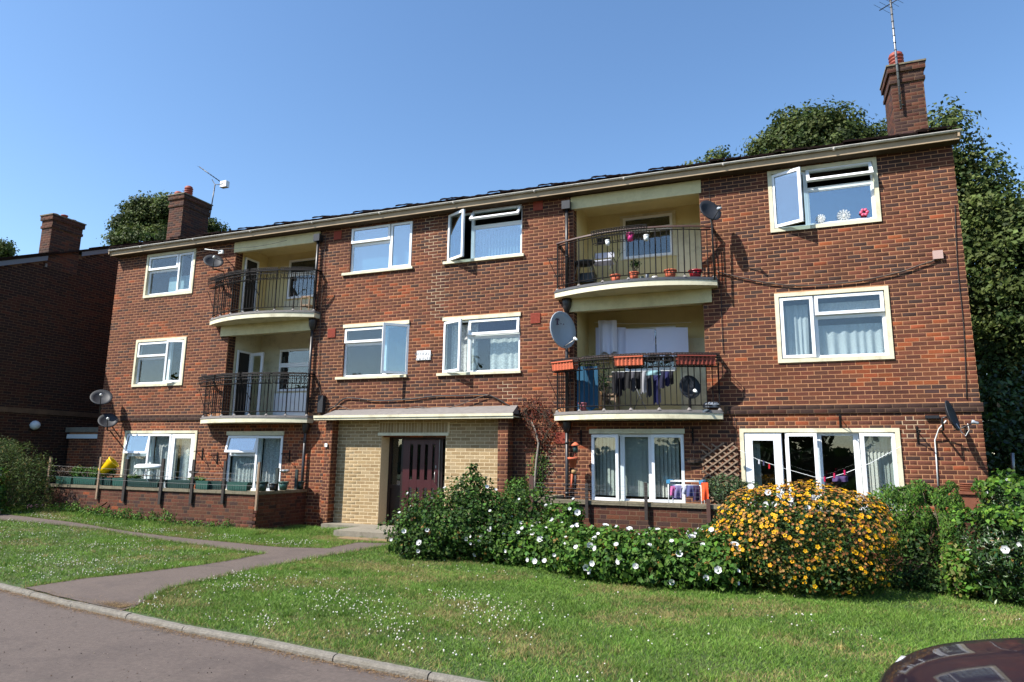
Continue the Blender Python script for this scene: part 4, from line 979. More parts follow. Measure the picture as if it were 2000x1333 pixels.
# hanging baskets and wall brackets
def basket(c, r, label, m=None, cat='hanging basket', chains=True, liner=M_soil):
    t = thing('hanging_basket', label, cat, c); c = Vector(c)
    mb = MB(); 
    for q in range(3): rr = r*cos(q*.5); mb.tube([c+Vector((rr*cos(a), rr*sin(a), -r*.75*sin(q*.5))) for a in [2*pi*i/16 for i in range(17)]], .004, 4)
    for i in range(8): a = 2*pi*i/8; mb.tube([c+Vector((r*cos(s)*cos(a), r*cos(s)*sin(a), -r*.75*sin(s))) for s in (0, .5, 1.0, 1.4)], .004, 4)
    mb.build('wire_bowl', m or M_wire, t)
    MB().lathe(c-Vector((0, 0, r*.72)), [(0, 0), (r*.5, .03), (r*.85, r*.3), (r*.95, r*.6), (r*.9, r*.62), (0, r*.5)], 14).build('liner', liner, t)
    if chains:
        for i in range(3): a = 2*pi*i/3+.4; MB().tube([c+Vector((r*cos(a), r*sin(a), 0)), c+Vector((0, 0, r*2.3))], .003, 4).build('chain', M_wire, t)
    return t
basket(F(379, 920, -.9), .11, 'small dark wire hanging basket above the left garden wall', chains=True)
basket(F(556, 917, -.5), .12, 'grey hanging basket with white moss lining, left of the entrance', liner=M_white)
basket(F(1358, 898, -.35), .15, 'wire hanging basket beside the wooden trellis')
def wbracket(px, py, label, L=.28, y0=0, drop=.3):
    a = F(px, py, y0); t = MB().tube([a+Vector((0, 0, .06)), a+Vector((0, -.01, 0)), a+Vector((0, -L, .0)), a+Vector((0, -L, -.03))], .009, 5); t.tube([a+Vector((0, -.01, -drop*.6)), a+Vector((0, -L*.7, -.01))], .007, 5); t.box(a.x-.015, a.x+.015, -.012, 0, a.z-drop*.7, a.z+.08)
    return tag(t.build('basket_bracket', M_iron), label, 'bracket')
wbracket(396, 882, 'black iron basket bracket on the wall right of the far left window')
wbracket(425, 890, 'black iron basket bracket left of the window below the left balconies')
wbracket(566, 886, 'black iron basket bracket right of the window below the left balconies')
wbracket(1640, 815, 'black iron basket bracket above the wide garden window')
wbracket(1791, 842, 'black iron basket bracket on brickwork left of the right hand dish')
wbracket(1353, 845, 'black iron basket bracket above the hanging basket by the trellis')
wbracket(1135, 848, 'black iron basket bracket above the hanging terracotta pots')

# ---------------------------------------------------------------- satellite dishes
def dish(c, r, face, label, m=M_dish, arm=1.0, mount=None, ry=None, lnbm=None, off=.0, back=.03):
    """face: direction it looks; mount: wall point"""
    c = Vector(c); n = Vector(face).normalized(); t = thing('satellite_dish', label, 'satellite dish', mount or c)
    s = Vector((0, 0, 1)).cross(n).normalized(); u = n.cross(s); ry = ry or r*1.1
    prof = []; N_ = 24; vs = []; rings = [(0, 0), (.35, .012), (.7, .045), (1, .095), (1.02, .085)]
    for q, d in rings:
        for k in range(N_): a = 2*pi*k/N_; vs.append(c+s*(r*q*cos(a))+u*(ry*q*sin(a))+n*(d*r/.3*1.0-.03))
    back_ = len(vs)
    for q, d in rings[::-1]:
        for k in range(N_): a = 2*pi*k/N_; vs.append(c+s*(r*q*cos(a))+u*(ry*q*sin(a))+n*(d*r/.3-.042))
    m_ = len(rings)*2; fs = [(i*N_+k, i*N_+(k+1) % N_, (i+1)*N_+(k+1) % N_, (i+1)*N_+k) for i in range(m_-1) for k in range(N_)]
    MB().add(vs, fs, smooth=True).build('reflector', m, t)
    ab = c-u*(ry*.92); lp_ = c+n*(r*1.25*arm)-u*(ry*.75)
    MB().tube([ab-n*.03, ab+n*.05, lp_], .010, 6).build('arm', M_galv if m is M_dishg else M_black, t)
    d_ = (c-lp_).normalized(); MB().lathe(lp_-d_*.05, [(0, 0), (.022, 0), (.022, .05), (.033, .06), (.033, .09), (0, .095)], 12, axis=d_).build('receiver', lnbm or M_white, t)
    if mount:
        mt_ = Vector(mount); MB().tube([c-n*.05, c-n*(.12)-Vector((0, 0, .0)), Vector((c.x-n.x*.12, (c-n*.12).y, mt_.z)), mt_], .018, 8).build('bracket', M_galv if m is M_dishg else M_blackpipe, t)
    return t
sf = (-.35, -.80, .38)
c1 = F(198, 778, -.45); dish(c1, .26, (.55, -.45, .66), 'upper of two dark satellite dishes at the left corner of the flats', mount=(-17.3, 0, 2.62))
c2 = F(211, 823, -.45); dish(c2, .23, (.55, -.45, .66), 'lower of two dark satellite dishes at the left corner of the flats', mount=(-17.0, 0, 2.2))
c3 = F(417, 512, -.35); dish(c3, .24, (.50, -.46, .55), 'dark satellite dish beside the top left balcony', mount=(-13.45, 0, 6.4))
c4 = F(1386, 413, -.45); dish(c4, .22, (.52, -.68, .35), 'dark satellite dish on a pole above the right end of the top right balcony', lnbm=M_dishg)
MB().tube([c4+Vector((-.02, .09, -.02)), c4+Vector((.02, .13, -.2)), c4+Vector((.03, .16, -1.32))], .019, 8).build('pole', M_blackpipe, bpy.data.objects[c4 and 'satellite_dish.003'])
c5 = F(1347, 757, -.30); dish(c5, .20, (.40, -.80, .25), 'dark satellite dish standing behind the bars of the lower right balcony', ry=.23)
MB().tube([c5+Vector((0, .05, -.1)), c5+Vector((0, .06, -.45))], .016, 8).build('pole', M_blackpipe, bpy.data.objects['satellite_dish.004'])
c6 = F(1096, 646, -.42); nn6 = Vector((.85, -.55, .12)); dish(c6, .33, nn6, 'large grey satellite dish with a dark letter T mark beside the lower right balcony', M_dishg, mount=(-4.05, 0, 4.0), ry=.385, arm=1.0)
gd = bpy.data.objects['satellite_dish.005']; n6 = nn6.normalized(); s6 = Vector((0, 0, 1)).cross(n6).normalized(); u6 = n6.cross(s6)
mk = MB(); M_mark = mat('magenta_mark', lin(84, 40, 76), .5)
lc = c6+u6*.17-s6*.10
def mkbox(a, b, w, h, off=.022): mk.obox(lc+s6*(a-w/2)+u6*(b-h/2)+n6*(off), s6*w, u6*h, n6*.004)
mkbox(0, .055, .10, .022); mkbox(0, 0, .026, .10); mkbox(0, -.06, .06, .016); mkbox(-.045, .035, .012, .03); mkbox(.045, .035, .012, .03)
mkbox(.10, -.03, .02, .022, .010); mkbox(.17, -.03, .02, .022, .010); mkbox(-.1, -.03, .0001, .0001)
mk.build('printed_mark', M_mark, gd)
c7 = F(1856, 813, -.35); dish(c7, .23, (.90, -.42, .25), 'dark satellite dish on the right end of the flats with a looping white cable', mount=(2.6, 0, 2.15), lnbm=M_dishg)
a = F(1838, 840, -.02); tag(MB().tube([F(1848, 822, -.25), F(1834, 838, -.12), F(1826, 860, -.02), F(1829, 900, -.015), F(1832, 950, -.015)], .011, 6).build('conduit', M_white), 'white cable conduit running down from the right hand dish', 'conduit')
tag(MB().tube([F(1868, 828, -.35), F(1878, 845, -.3), F(1886, 852, -.3), F(1893, 840, -.33), F(1890, 828, -.4)], .006, 6).build('loose_cable', M_white), 'white cable looped under the right hand dish', 'cable')

# aerials
def yagi(t, c, d, L, els, up_=Vector((0, 0, 1)), er=.004, ew=.3, hz=True, m=M_galv):
    c = Vector(c); d = Vector(d).normalized(); s = d.cross(Vector((0, 0, 1))).normalized() if hz else Vector((0, 0, 1))
    MB().tube([c-d*L/2, c+d*L/2], .011, 6).build('boom', m, t)
    e = MB()
    for i in range(els): p = c-d*L/2+d*(L*(i+.5)/els); w = ew*(1-.35*i/els); e.tube([p-s*w/2, p+s*w/2], er, 4)
    e.build('elements', m, t, 'stuff')
t = thing('tv_aerial', 'long television aerial on a striped mast against the right hand chimney', 'aerial', (2.68, 1.45, 8.6))
a, b = F(1760, 213, 1.42), F(1738, -12, 1.42); MB().tube([a, b], .022, 8).build('mast', M_galv, t)
for i in range(16): p = a+(b-a)*(i/16); MB().tube([p+Vector((0, 0, -.006)), p+Vector((0, 0, .012))], .026, 8).build('tape_band', M_black, t)
MB().tube([a+Vector((0, 0, .1)), a+Vector((.08, .08, .1))], .015, 6).build('bracket', M_galv, t)
yagi(t, F(1742, 6, 1.42), (.35, -.3, .0), .55, 5, ew=.55, m=M_dish)
tm_ = t
t = thing('tv_aerial', 'slim television aerial on a thin bent mast behind the left chimney', 'aerial', (-16.85, 2.5, 9.2))
a, m1, e1 = F(409, 428, 2.55), F(420, 361, 2.55), F(422, 357, 2.55); MB().tube([a, m1], .018, 8).build('mast', M_blackpipe, t)
MB().tube([F(414, 351, 2.55), m1, F(428, 361, 2.55), F(436, 359, 2.5)], .012, 6).build('bracket', M_blackpipe, t)
c_ = (F(389, 326, 2.3)+F(440, 362, 2.7))/2; d_ = F(440, 362, 2.7)-F(389, 326, 2.3); MB().tube([F(389, 326, 2.3), F(440, 362, 2.7)], .014, 6).build('boom', M_blackpipe, t)
e = MB(); dn = d_.normalized()
for i in range(9): p = F(389, 326, 2.3)+d_*((i+.5)/10); e.tube([p-Vector((0, .14, 0)), p+Vector((0, .14, 0))], .004, 4)
e.build('elements', M_blackpipe, t, 'stuff')
MB().box(*sum([[F(440, 360, 2.7).x-.13, F(440, 360, 2.7).x+.13], [2.6, 2.75], [F(440, 360, 2.7).z-.13, F(440, 360, 2.7).z+.08]], [])).build('reflector_plate', M_white, t)
t = thing('tv_aerial', 'small white aerial on the wall above the dish by the top left balcony', 'aerial', F(425, 492, -.1))
MB().tube([F(400, 487, -.4), F(432, 491, -.3)], .010, 6).build('boom', M_white, t); MB().obox(F(426, 496, -.3), (.14, 0, 0), (0, .05, 0), (0, 0, .09)).build('plate', M_white, t); MB().tube([F(434, 492, -.3), F(436, 500, -.02)], .012, 6).build('bracket', M_galv, t)

# name plate, boxes, plates
sg = thing('name_plate', 'small white name plate with two lines of faded grey lettering on the brickwork', 'sign', F(828, 694))
a, b = F(815, 686), F(841, 703); MB().box(a.x, b.x, -.02, -.004, b.z, a.z).build('plate', mat('sign_white', lin(240, 240, 240, .95), .4), sg)
M_letter = mat('faded_letter', lin(120, 126, 130, .6), .7)
for i, tx in enumerate(('HITRALL', 'GAINER')):
    cu = bpy.data.curves.new('lettering', 'FONT'); cu.body = tx; cu.size = .105; cu.align_x = 'CENTER'; cu.extrude = .001; cu.space_character = 1.15
    o = bpy.data.objects.new('lettering', cu); COL.objects.link(o); dg = bpy.context.evaluated_depsgraph_get(); me = bpy.data.meshes.new_from_object(o.evaluated_get(dg)); bpy.data.objects.remove(o)
    me.materials.clear(); me.materials.append(M_letter); o = link(me, 'lettering', sg); o.rotation_euler = (pi/2, 0, 0); o.location = Vector(((a.x+b.x)/2, -.022, (a.z-.115) if i == 0 else (a.z-.225)))-org(sg)
p = F(631, 790); tag(MB().obox((p.x-.07, -.11, p.z-.2), (.14, 0, 0), (0, .108, 0), (0, 0, .4)).build('junction_box', M_dish), 'dark grey cable junction box left of the entrance canopy', 'junction box')
p = F(650, 869, -.3); tag(MB().box(-9.60, -9.53, -.325, -.31, p.z-.05, p.z+.03).build('small_plate', M_white), 'tiny white plate on the brick pier left of the entrance', 'plate')
p = F(1831, 499); tag(MB().box(p.x-.075, p.x+.075, -.05, -.002, p.z-.075, p.z+.075).build('junction_box', mat('pink_grey_plastic', lin(214, 180, 168), .6)), 'small pinkish square cable box on the upper right brickwork', 'junction box')
p = F(1820, 815); tag(MB().box(p.x-.1, p.x+.1, -.05, -.002, p.z-.025, p.z+.025).build('wall_light', M_dish), 'small flat grey lamp under the string course near the right corner', 'lamp')
# cables
def cable(pxs, y, r, m, label, cat='cable'):
    P = [F(a, b, y) for a, b in pxs]; Q = []
    for i in range(len(P)-1):
        p0, p1, p2, p3 = P[max(i-1, 0)], P[i], P[i+1], P[min(i+2, len(P)-1)]
        for k in range(5): t = k/5; Q.append(.5*((2*p1)+(p2-p0)*t+(2*p0-5*p1+4*p2-p3)*t*t+(3*p1-p0-3*p2+p3)*t**3))
    Q.append(P[-1]); return tag(MB().tube(Q, r, 6).build('cable', m), label, cat)
cable([(1400, 531), (1440, 541), (1500, 553), (1560, 558), (1640, 554), (1700, 545), (1760, 531), (1800, 517), (1822, 510), (1832, 502)], -.03, .013, M_cable, 'brown cable sagging across the upper right brickwork to a square box')
cable([(640, 803), (655, 793), (670, 780), (690, 778), (740, 783), (800, 780), (850, 774), (900, 773), (945, 771), (965, 776), (990, 790), (1010, 803)], -.03, .015, M_cablek, 'black cable looping above the entrance canopy')
cable([(640, 800), (662, 793), (690, 803), (720, 809), (760, 806), (800, 797), (820, 795), (860, 799), (900, 790), (940, 775), (955, 771)], -.05, .009, M_cable, 'thin grey cable hanging in loops over the entrance canopy')
cable([(820, 795), (850, 803), (870, 805), (905, 797), (940, 802), (1000, 802)], -.06, .008, M_cable, 'second thin grey cable lying over the canopy roof')
cable([(637, 456), (635, 480), (632, 540), (627, 600), (624, 680), (622, 742), (628, 775)], -.02, .007, M_cable, 'thin cable running down the brickwork left of the middle windows')
cable([(1865, 400), (1870, 520), (1882, 640), (1888, 780)], -.012, .006, M_cablek, 'thin black cable running down beside the right corner')
cable([(1408, 540), (1409, 600), (1411, 660), (1413, 690)], -.012, .006, M_cablek, 'short black cable beside the lower right balcony opening')
cable([(1386, 345), (1387, 400), (1400, 500), (1405, 560)], -.012, .005, M_cablek, 'black cable behind the dish on the pole, upper right')
cable([(340, 492), (360, 497), (420, 488), (500, 482), (560, 470)], -.2, .005, M_cablek, 'thin cable slung below the eaves over the top left balcony')
cable([(1435, 815), (1436, 860), (1437, 880)], -.02, .006, M_cablek, 'short cable left of the wide garden window')

# ---------------------------------------------------------------- balcony contents
def rack(k, t0, t1, label, z=None, depth=.19, h=.24, n=None):
    """curved wire trough hung outside the rail"""
    z = z or RAILH[k]-.02; T = thing('wire_trough', label, 'wire basket', arc(k, (t0+t1)/2, 0)+Vector((0, 0, z)), 'wire flower troughs hung on the balcony rails')
    rails = MB(); N_ = 14; P = [arc(k, t0+(t1-t0)*i/N_, .03) for i in range(N_+1)]; nn = []
    for i, p in enumerate(P): d = (P[min(i+1, N_)]-P[max(i-1, 0)]).normalized(); nn.append(Vector((d.y, -d.x, 0)))
    for (o_, dz) in ((0, 0), (depth, 0), (depth, -.03), (depth, -.07), (depth*.97, -h*.35), (depth*.9, -h*.6), (depth*.65, -h), (.02, -h)): rails.tube([p+q*o_+Vector((0, 0, z+dz)) for p, q in zip(P, nn)], .0075, 4)
    rails.build('rim', M_wire, T)
    L = (P[-1]-P[0]).length; m = int(L/.048); hp = MB()
    for i in range(m+1):
        f = i/m*N_; j = min(int(f), N_-1); p = P[j].lerp(P[j+1], f-j); q = nn[j]
        hp.tube([p+Vector((0, 0, z)), p+q*depth+Vector((0, 0, z)), p+q*depth*.9+Vector((0, 0, z-h*.6)), p+q*depth*.65+Vector((0, 0, z-h)), p+q*.02+Vector((0, 0, z-h))], .0062, 4)
    hp.build('hoops', M_wire, T, 'stuff'); return T
rack('UL', -.98, -.5, 'empty black wire trough at the left of the top left balcony rail'); rack('UL', -.46, .02, 'empty black wire trough left of the middle of the top left balcony'); rack('UL', .06, .5, 'empty black wire trough right of the middle of the top left balcony'); rack('UL', .54, .98, 'empty black wire trough at the right of the top left balcony rail')
rack('LL', -.98, -.5, 'empty black wire trough at the left of the lower left balcony rail'); rack('LL', -.46, .02, 'empty black wire trough left of the middle of the lower left balcony'); rack('LL', .06, .5, 'empty black wire trough right of the middle of the lower left balcony'); rack('LL', .54, .98, 'empty black wire trough at the right of the lower left balcony rail')
rack('LR', -.99, -.6, 'wire trough holding a terracotta planter at the left of the lower right balcony'); rack('LR', -.55, -.22, 'empty wire trough right of the left terracotta planter'); rack('LR', -.18, .20, 'wire trough holding the middle terracotta planter'); rack('LR', .22, .47, 'empty wire trough right of the middle terracotta planter'); rack('LR', .50, .97, 'wire trough holding the dark terracotta planter at right')
rack('UR', -.42, .24, 'wire trough with pink and white pots on the top right balcony')
# terracotta planters in the racks
def rack_planter(k, t0, t1, label, m):
    P0, P1 = arc(k, t0, .03), arc(k, t1, .03); d = (P1-P0); L = d.length; d.normalize(); q = Vector((d.y, -d.x, 0)); z = RAILH[k]-.235
    t = thing('planter_trough', label, 'planter trough', P0+Vector((0, 0, z)), 'terracotta planters in the lower right balcony rail'); b = MB(); n = max(5, int(L/.075))
    vs = []
    for i in range(n*4+1):
        x = L*i/(n*4); w = .007*cos(2*pi*i/4)
        vs += [P0+d*x+q*(.205+w)+Vector((0, 0, z+.155)), P0+d*x+q*(.175+w)+Vector((0, 0, z)), P0+d*x+q*.03+Vector((0, 0, z)), P0+d*x+q*.02+Vector((0, 0, z+.155))]
    m_ = n*4+1; b.add(vs, [(i*4+j, (i+1)*4+j, (i+1)*4+(j+1) % 4, i*4+(j+1) % 4) for i in range(m_-1) for j in range(4)]+[(0, 1, 2, 3), tuple((m_-1)*4+j for j in (3, 2, 1, 0))])
    b.build('body', m, t); MB().obox(P0+Vector((0, 0, z+.15))-d*.01, d*(L+.02), q*.222, Vector((0, 0, .02))).build('rim', m, t); return t
rack_planter('LR', -.97, -.66, 'orange terracotta planter at the left end of the lower right balcony rail', M_terra)
rack_planter('LR', -.16, .17, 'orange terracotta planter in the middle of the lower right balcony rail', M_terra)
rack_planter('LR', .53, .93, 'dark red planter at the right end of the lower right balcony rail', M_terra2)

zf = 5.075
def potp(px, py, y, r, h, m, label, z=zf, grp=None): p = F(px, py, y); return pot(p.x, y, z, r, h, m, label, grp)
TG = 'terracotta pots on the top right balcony'
potp(1202, 540, -.33, .105, .17, M_terra, 'terracotta pot holding a bare branching plant, leftmost on the top right balcony', grp=TG)
potp(1238, 530, -.33, .095, .16, M_terra, 'terracotta pot with a small leafy plant in the middle of the top right balcony', grp=TG, z=zf+.03)
potp(1309, 530, -.33, .12, .17, M_terra, 'wide terracotta pot right of the window on the top right balcony', grp=TG)
potp(1358, 530, -.22, .13, .15, mat('red_plastic', lin(176, 30, 46), .35), 'dark red glazed pot at the right of the top right balcony')
for px, py, m, r, lb in ((1187, 465, M_white, .05, 'small white pot hanging left in the wire trough, top right balcony'), (1231, 456, mat('pink_plastic', lin(224, 64, 138, .9), .4), .075, 'bright pink pot in the wire trough of the top right balcony'), (1262, 456, M_white, .055, 'small white pot hanging right of the pink pot, top right balcony')):
    p = F(px, py+12, -.68); pot(p.x, -.68, p.z-.03, r, r*2.1, m, lb)
# bare branching plant
bp = thing('bare_plant', 'bare dark branching plant rising from the terracotta pot on the top balcony', 'plant', F(1202, 530, -.33)); st_ = MB(); r0 = F(1204, 530, -.33)
def br(p, d, L, r, dep):
    e = p+d*L; mid = (p+e)/2+Vector((random.uniform(-.02, .02), 0, random.uniform(-.01, .01))); st_.tube([p, mid, e], [r, r*.85, r*.7], 5)
    if dep:
        for s in (-1, 1): br(e, (d+Vector((s*random.uniform(.3, .6), random.uniform(-.2, .2), .1))).normalized(), L*.7, r*.65, dep-1)
br(r0+Vector((0, 0, -.05)), Vector((.0, 0, 1)), .22, .014, 3); st_.build('stem', M_darkwood, bp)
# barbecue, left on the top right balcony
bq = thing('barbecue', 'black folding barbecue on thin legs at the left of the top right balcony', 'barbecue', F(1142, 545, .15)); c = F(1142, 514, .1)
MB().lathe(c-Vector((0, 0, .06)), [(0, 0), (.16, .0), (.22, .05), (.23, .08), (.2, .09), (0, .07)], 18, scale=(1, .8)).build('bowl', M_black, bq)
for sx in (-1, 1):
    for sy in (-1, 1): MB().tube([c+Vector((sx*.12, sy*.1, -.05)), c+Vector((sx*.22, sy*.15, -.42))], .008, 5).build('leg', M_black, bq)
tag(MB().obox(F(1130, 552, .3), (.34, 0, 0), (0, .25, 0), (0, 0, .20)).build('storage_box', M_black), 'black box on the floor beneath the barbecue, top right balcony', 'box')
t = thing('folding_chair', 'pale folding garden chair behind the bars of the top right balcony', 'chair', F(1185, 540, .5)); c = F(1180, 500, .5)
MB().obox(c+Vector((-.2, 0, -.05)), (.42, 0, 0), (0, .03, 0), (0, 0, .12)).build('backrest', M_cloth_w, t); MB().obox(c+Vector((-.2, -.35, -.22)), (.42, 0, 0), (0, .36, 0), (0, 0, .025)).build('seat', M_cloth_w, t)
for sx in (-.2, .2):
    MB().tube([c+Vector((sx, 0, .10)), c+Vector((sx, -.34, -.42))], .01, 6).build('leg', M_galv, t); MB().tube([c+Vector((sx, -.34, -.15)), c+Vector((sx, .02, -.42))], .01, 6).build('leg', M_galv, t)
t = thing('wall_planter', 'small dark planter with curled leaves hanging on the ochre balcony wall', 'planter', F(1178, 458, 1.15)); MB().obox(F(1166, 478, 1.16), (.30, 0, 0), (0, .03, 0), (0, 0, .14)).build('box', M_dish, t)
# small litter of things at the foot of the rail
for px, m, w, h, lb in ((1253, M_greenD, .10, .07, 'small dark green tub at the foot of the top right balcony rail'), (1264, M_blueg, .07, .12, 'small blue grey jar at the foot of the top right balcony rail'), (1278, M_white, .12, .05, 'white crumpled bag at the foot of the top right balcony rail')):
    p = F(px, 530, -.4); tag(MB().lathe((p.x, -.4, zf), [(w*.4, 0), (w*.5, h*.5), (w*.45, h), (0, h)], 10).build('small_tub', m), lb, 'tub')

# lower right balcony
zf2 = 2.53
def cloth(px0, px1, pt, pb, y, col, label, cat, waves=3, amp=.02, name='cloth', m=None, slack=.0, bot=None, group=None, taper=0):
    a, b = F(px0, pt, y), F(px1, pt, y); zb = F((px0+px1)/2, pb, y).z; n = 18; nz = 10; vs = []
    for j in range(nz):
        t = j/(nz-1)
        for i in range(n):
            u = i/(n-1); x = a.x+(b.x-a.x)*(u+taper*t*(.5-u)); zt = a.z+(b.z-a.z)*u-slack*4*u*(1-u)
            z = zt+(zb-zt)*t*(1+.04*sin(u*11+1)); vs.append((x, y+amp*(.4+.6*t)*sin(u*waves*2*pi+1.1)+.01*sin(u*5+t*4), z))
    V = [(x, yy, z) for x, yy, z in vs]+[(x, yy+.003, z) for x, yy, z in vs]; m_ = n*nz
    fs = [(j*n+i, j*n+i+1, (j+1)*n+i+1, (j+1)*n+i) for j in range(nz-1) for i in range(n-1)]; fs += [tuple(reversed([q+m_ for q in f])) for f in fs]
    o = MB().add(V, fs, col=col, smooth=True).build(name, m or M_cloth); return tag(o, label, cat, group)
wy = -.02
cloth(1168, 1204, 626, 690, .70, lin(222, 224, 240, 1), 'crumpled white shirt hanging leftmost above the lower right balcony', 'shirt', waves=2, amp=.05, name='hanging_shirt')
cloth(1163, 1222, 640, 696, .80, lin(216, 218, 238, 1), 'white sheet partly hidden behind the crumpled shirt, lower right balcony', 'sheet', waves=2, name='hanging_sheet', amp=.012)
cloth(1221, 1279, 643, 696, .72, lin(216, 218, 238, 1), 'white sheet hanging in the middle above the lower right balcony', 'sheet', waves=1.2, name='hanging_sheet', amp=.012)
cloth(1281, 1343, 640, 696, .70, lin(218, 220, 238, 1), 'white sheet hanging rightmost above the lower right balcony', 'sheet', waves=1, name='hanging_sheet', slack=-.0, amp=.012)
tag(MB().tube(sag(F(1160, 630, .74), F(1350, 630, .74), .03, 14), .003, 4).build('washing_line', M_white), 'thin washing line across the opening of the lower right balcony', 'washing line')
cloth(1126, 1168, 716, 800, .0, lin(34, 96, 132), 'teal blue towel draped behind the bars at the left of the lower balcony', 'towel', waves=1.6, name='hanging_towel', amp=.03)
# clothes airer
t = thing('clothes_airer', 'white clothes airer loaded with dark washing on the lower right balcony', 'clothes airer', F(1255, 790, .35)); y = .3
for sx, ex in ((1228, 1262), (1268, 1238)): MB().tube([F(sx, 728, y), F(ex, 800, y+.2 if sx > 1250 else y-.2)], .009, 6).build('leg', M_galv, t)
for i in range(4): MB().tube([F(1195, 727+i*.5, .12+.12*i), F(1318, 724+i*.5, .12+.12*i)], .005, 5).build('rail', M_white, t)
washing = [(1196, 1204, 765, (24, 24, 34)), (1204, 1212, 772, (30, 28, 44)), (1212, 1220, 760, (20, 22, 36)), (1222, 1230, 756, (26, 26, 30)), (1231, 1238, 762, (90, 90, 100)), (1241, 1249, 758, (22, 24, 34)), (1252, 1259, 765, (180, 182, 190)), (1262, 1270, 772, (50, 54, 70)), (1276, 1287, 786, (36, 40, 100)), (1288, 1296, 756, (24, 28, 62)), (1297, 1305, 752, (34, 38, 96)), (1306, 1313, 748, (20, 22, 40))]
nm_ = ['leftmost', 'second', 'third', 'fourth', 'fifth', 'sixth', 'seventh', 'eighth', 'ninth', 'tenth', 'eleventh', 'rightmost']
for i, (a_, b_, pb, c_) in enumerate(washing): cloth(a_-1, b_+2, 726, pb+3, .12+.1*(i % 3), lin(*c_), nm_[i]+' of the garments pegged on the white airer, lower right balcony', 'garment', waves=1, name='garment', amp=.015, group='washing on the balcony airer')
cloth(1262, 1290, 724, 733, .10, lin(150, 196, 206), 'pale turquoise cloth folded over the top of the balcony airer', 'cloth', name='folded_cloth', waves=1)
# wooden chair
t = thing('wooden_chair', 'brown wooden chair behind the bars of the lower right balcony', 'chair', F(1190, 795, .3)); c = F(1190, 772, .3); w = .34
MB().box(c.x-.17, c.x+.17, .15, .5, c.z-.02, c.z+.02).build('seat', M_wood, t)
for sx in (-1, 1):
    MB().box(c.x+sx*.15-.018, c.x+sx*.15+.018, .15, .185, zf2-.03, c.z-.02).build('leg', M_wood, t); MB().box(c.x+sx*.15-.018, c.x+sx*.15+.018, .46, .495, zf2-.03, c.z+.45).build('leg', M_wood, t)
for z in (.18, .3, .42): MB().box(c.x-.13, c.x+.13, .47, .485, c.z+z-.03, c.z+z).build('back_slat', M_wood, t)
MB().box(c.x-.13, c.x+.13, .15, .17, c.z-.12, c.z-.07).build('stretcher', M_wood, t)
p = F(1138, 795, -.3); pot(p.x, -.3, zf2, .085, .17, mat('dusty_pink', lin(176, 100, 108), .5), 'dusty pink tub at the left of the lower right balcony')
tag(MB().tube([F(1172, 765, -.1), F(1173, 800, -.1)], .03, 10).build('wooden_roller', mat('pale_wood', lin(190, 140, 92), .7)), 'short pale wooden post standing behind the lower right balcony bars', 'post')
t = thing('storage_bag', 'clear crumpled bag at the right end of the lower right balcony floor', 'bag', F(1392, 790, -.1)); MB().lathe(F(1390, 797, -.1), [(0, 0), (.15, .0), (.17, .05), (.12, .10), (0, .11)], 9, smooth=False).build('body', M_blueg, t)
cloth(1372, 1386, 800, 806, -.66, lin(84, 96, 108), 'grey scrap of plastic hanging over the edge of the lower right balcony', 'plastic sheet', name='plastic_scrap', waves=1, amp=.004)
# top left balcony chair
t = thing('wooden_chair', 'small wooden chair at the right of the top left balcony', 'chair', F(597, 600, .2)); c = F(596, 586, .2)
for sx in (-1, 1): MB().box(c.x+sx*.12-.012, c.x+sx*.12+.012, .2, .225, zf, c.z+.1).build('leg', M_wood, t)
MB().box(c.x-.12, c.x+.12, .2, .22, c.z+.06, c.z+.10).build('back_rail', M_wood, t); MB().box(c.x-.12, c.x+.12, .2, .5, c.z-.15, c.z-.12).build('seat', M_wood, t)

# ---------------------------------------------------------------- right hand garden things
t = thing('hanging_pots', 'hanging string of terracotta bell and pot figure by the downpipe', 'hanging ornament', F(1122, 870, -.3)); y = -.3
c = F(1124, 870, y); MB().lathe(c, [(0, .06), (.03, .05), (.085, .0), (.085, -.012), (.04, 0), (0, 0)], 14).build('bell', M_terra, t)
MB().lathe(c-Vector((0, 0, .15)), [(0, 0), (.045, 0), (.05, .07), (.045, .145), (0, .145)], 12).build('bottle', M_greenD, t)
MB().tube([c-Vector((0, 0, .14)), c-Vector((.06, 0, .3)), F(1119, 898, y)+Vector((-.03, 0, 0))], .008, 5).build('arm', M_terra2, t); MB().tube([c-Vector((0, 0, .14)), c-Vector((-.06, 0, .3)), F(1119, 898, y)+Vector((.06, 0, 0))], .008, 5).build('arm', M_terra2, t)
p = F(1119, 914, y); MB().lathe(p, [(0, 0), (.055, 0), (.085, .16), (.105, .16), (.105, .20), (.09, .20), (0, .17)], 16).build('pot', M_terra, t)
MB().lathe(p-Vector((-.02, 0, .13)), [(0, 0), (.05, .03), (.05, .08), (0, .11)], 10).build('bead', mat('tan_clay', lin(190, 150, 100), .8), t)
for dx in (-.03, .045): MB().tube([p+Vector((dx+.01, 0, -.12)), p+Vector((dx, 0, -.42))], .022, 7).build('leg', M_terra if dx < 0 else M_dish, t)
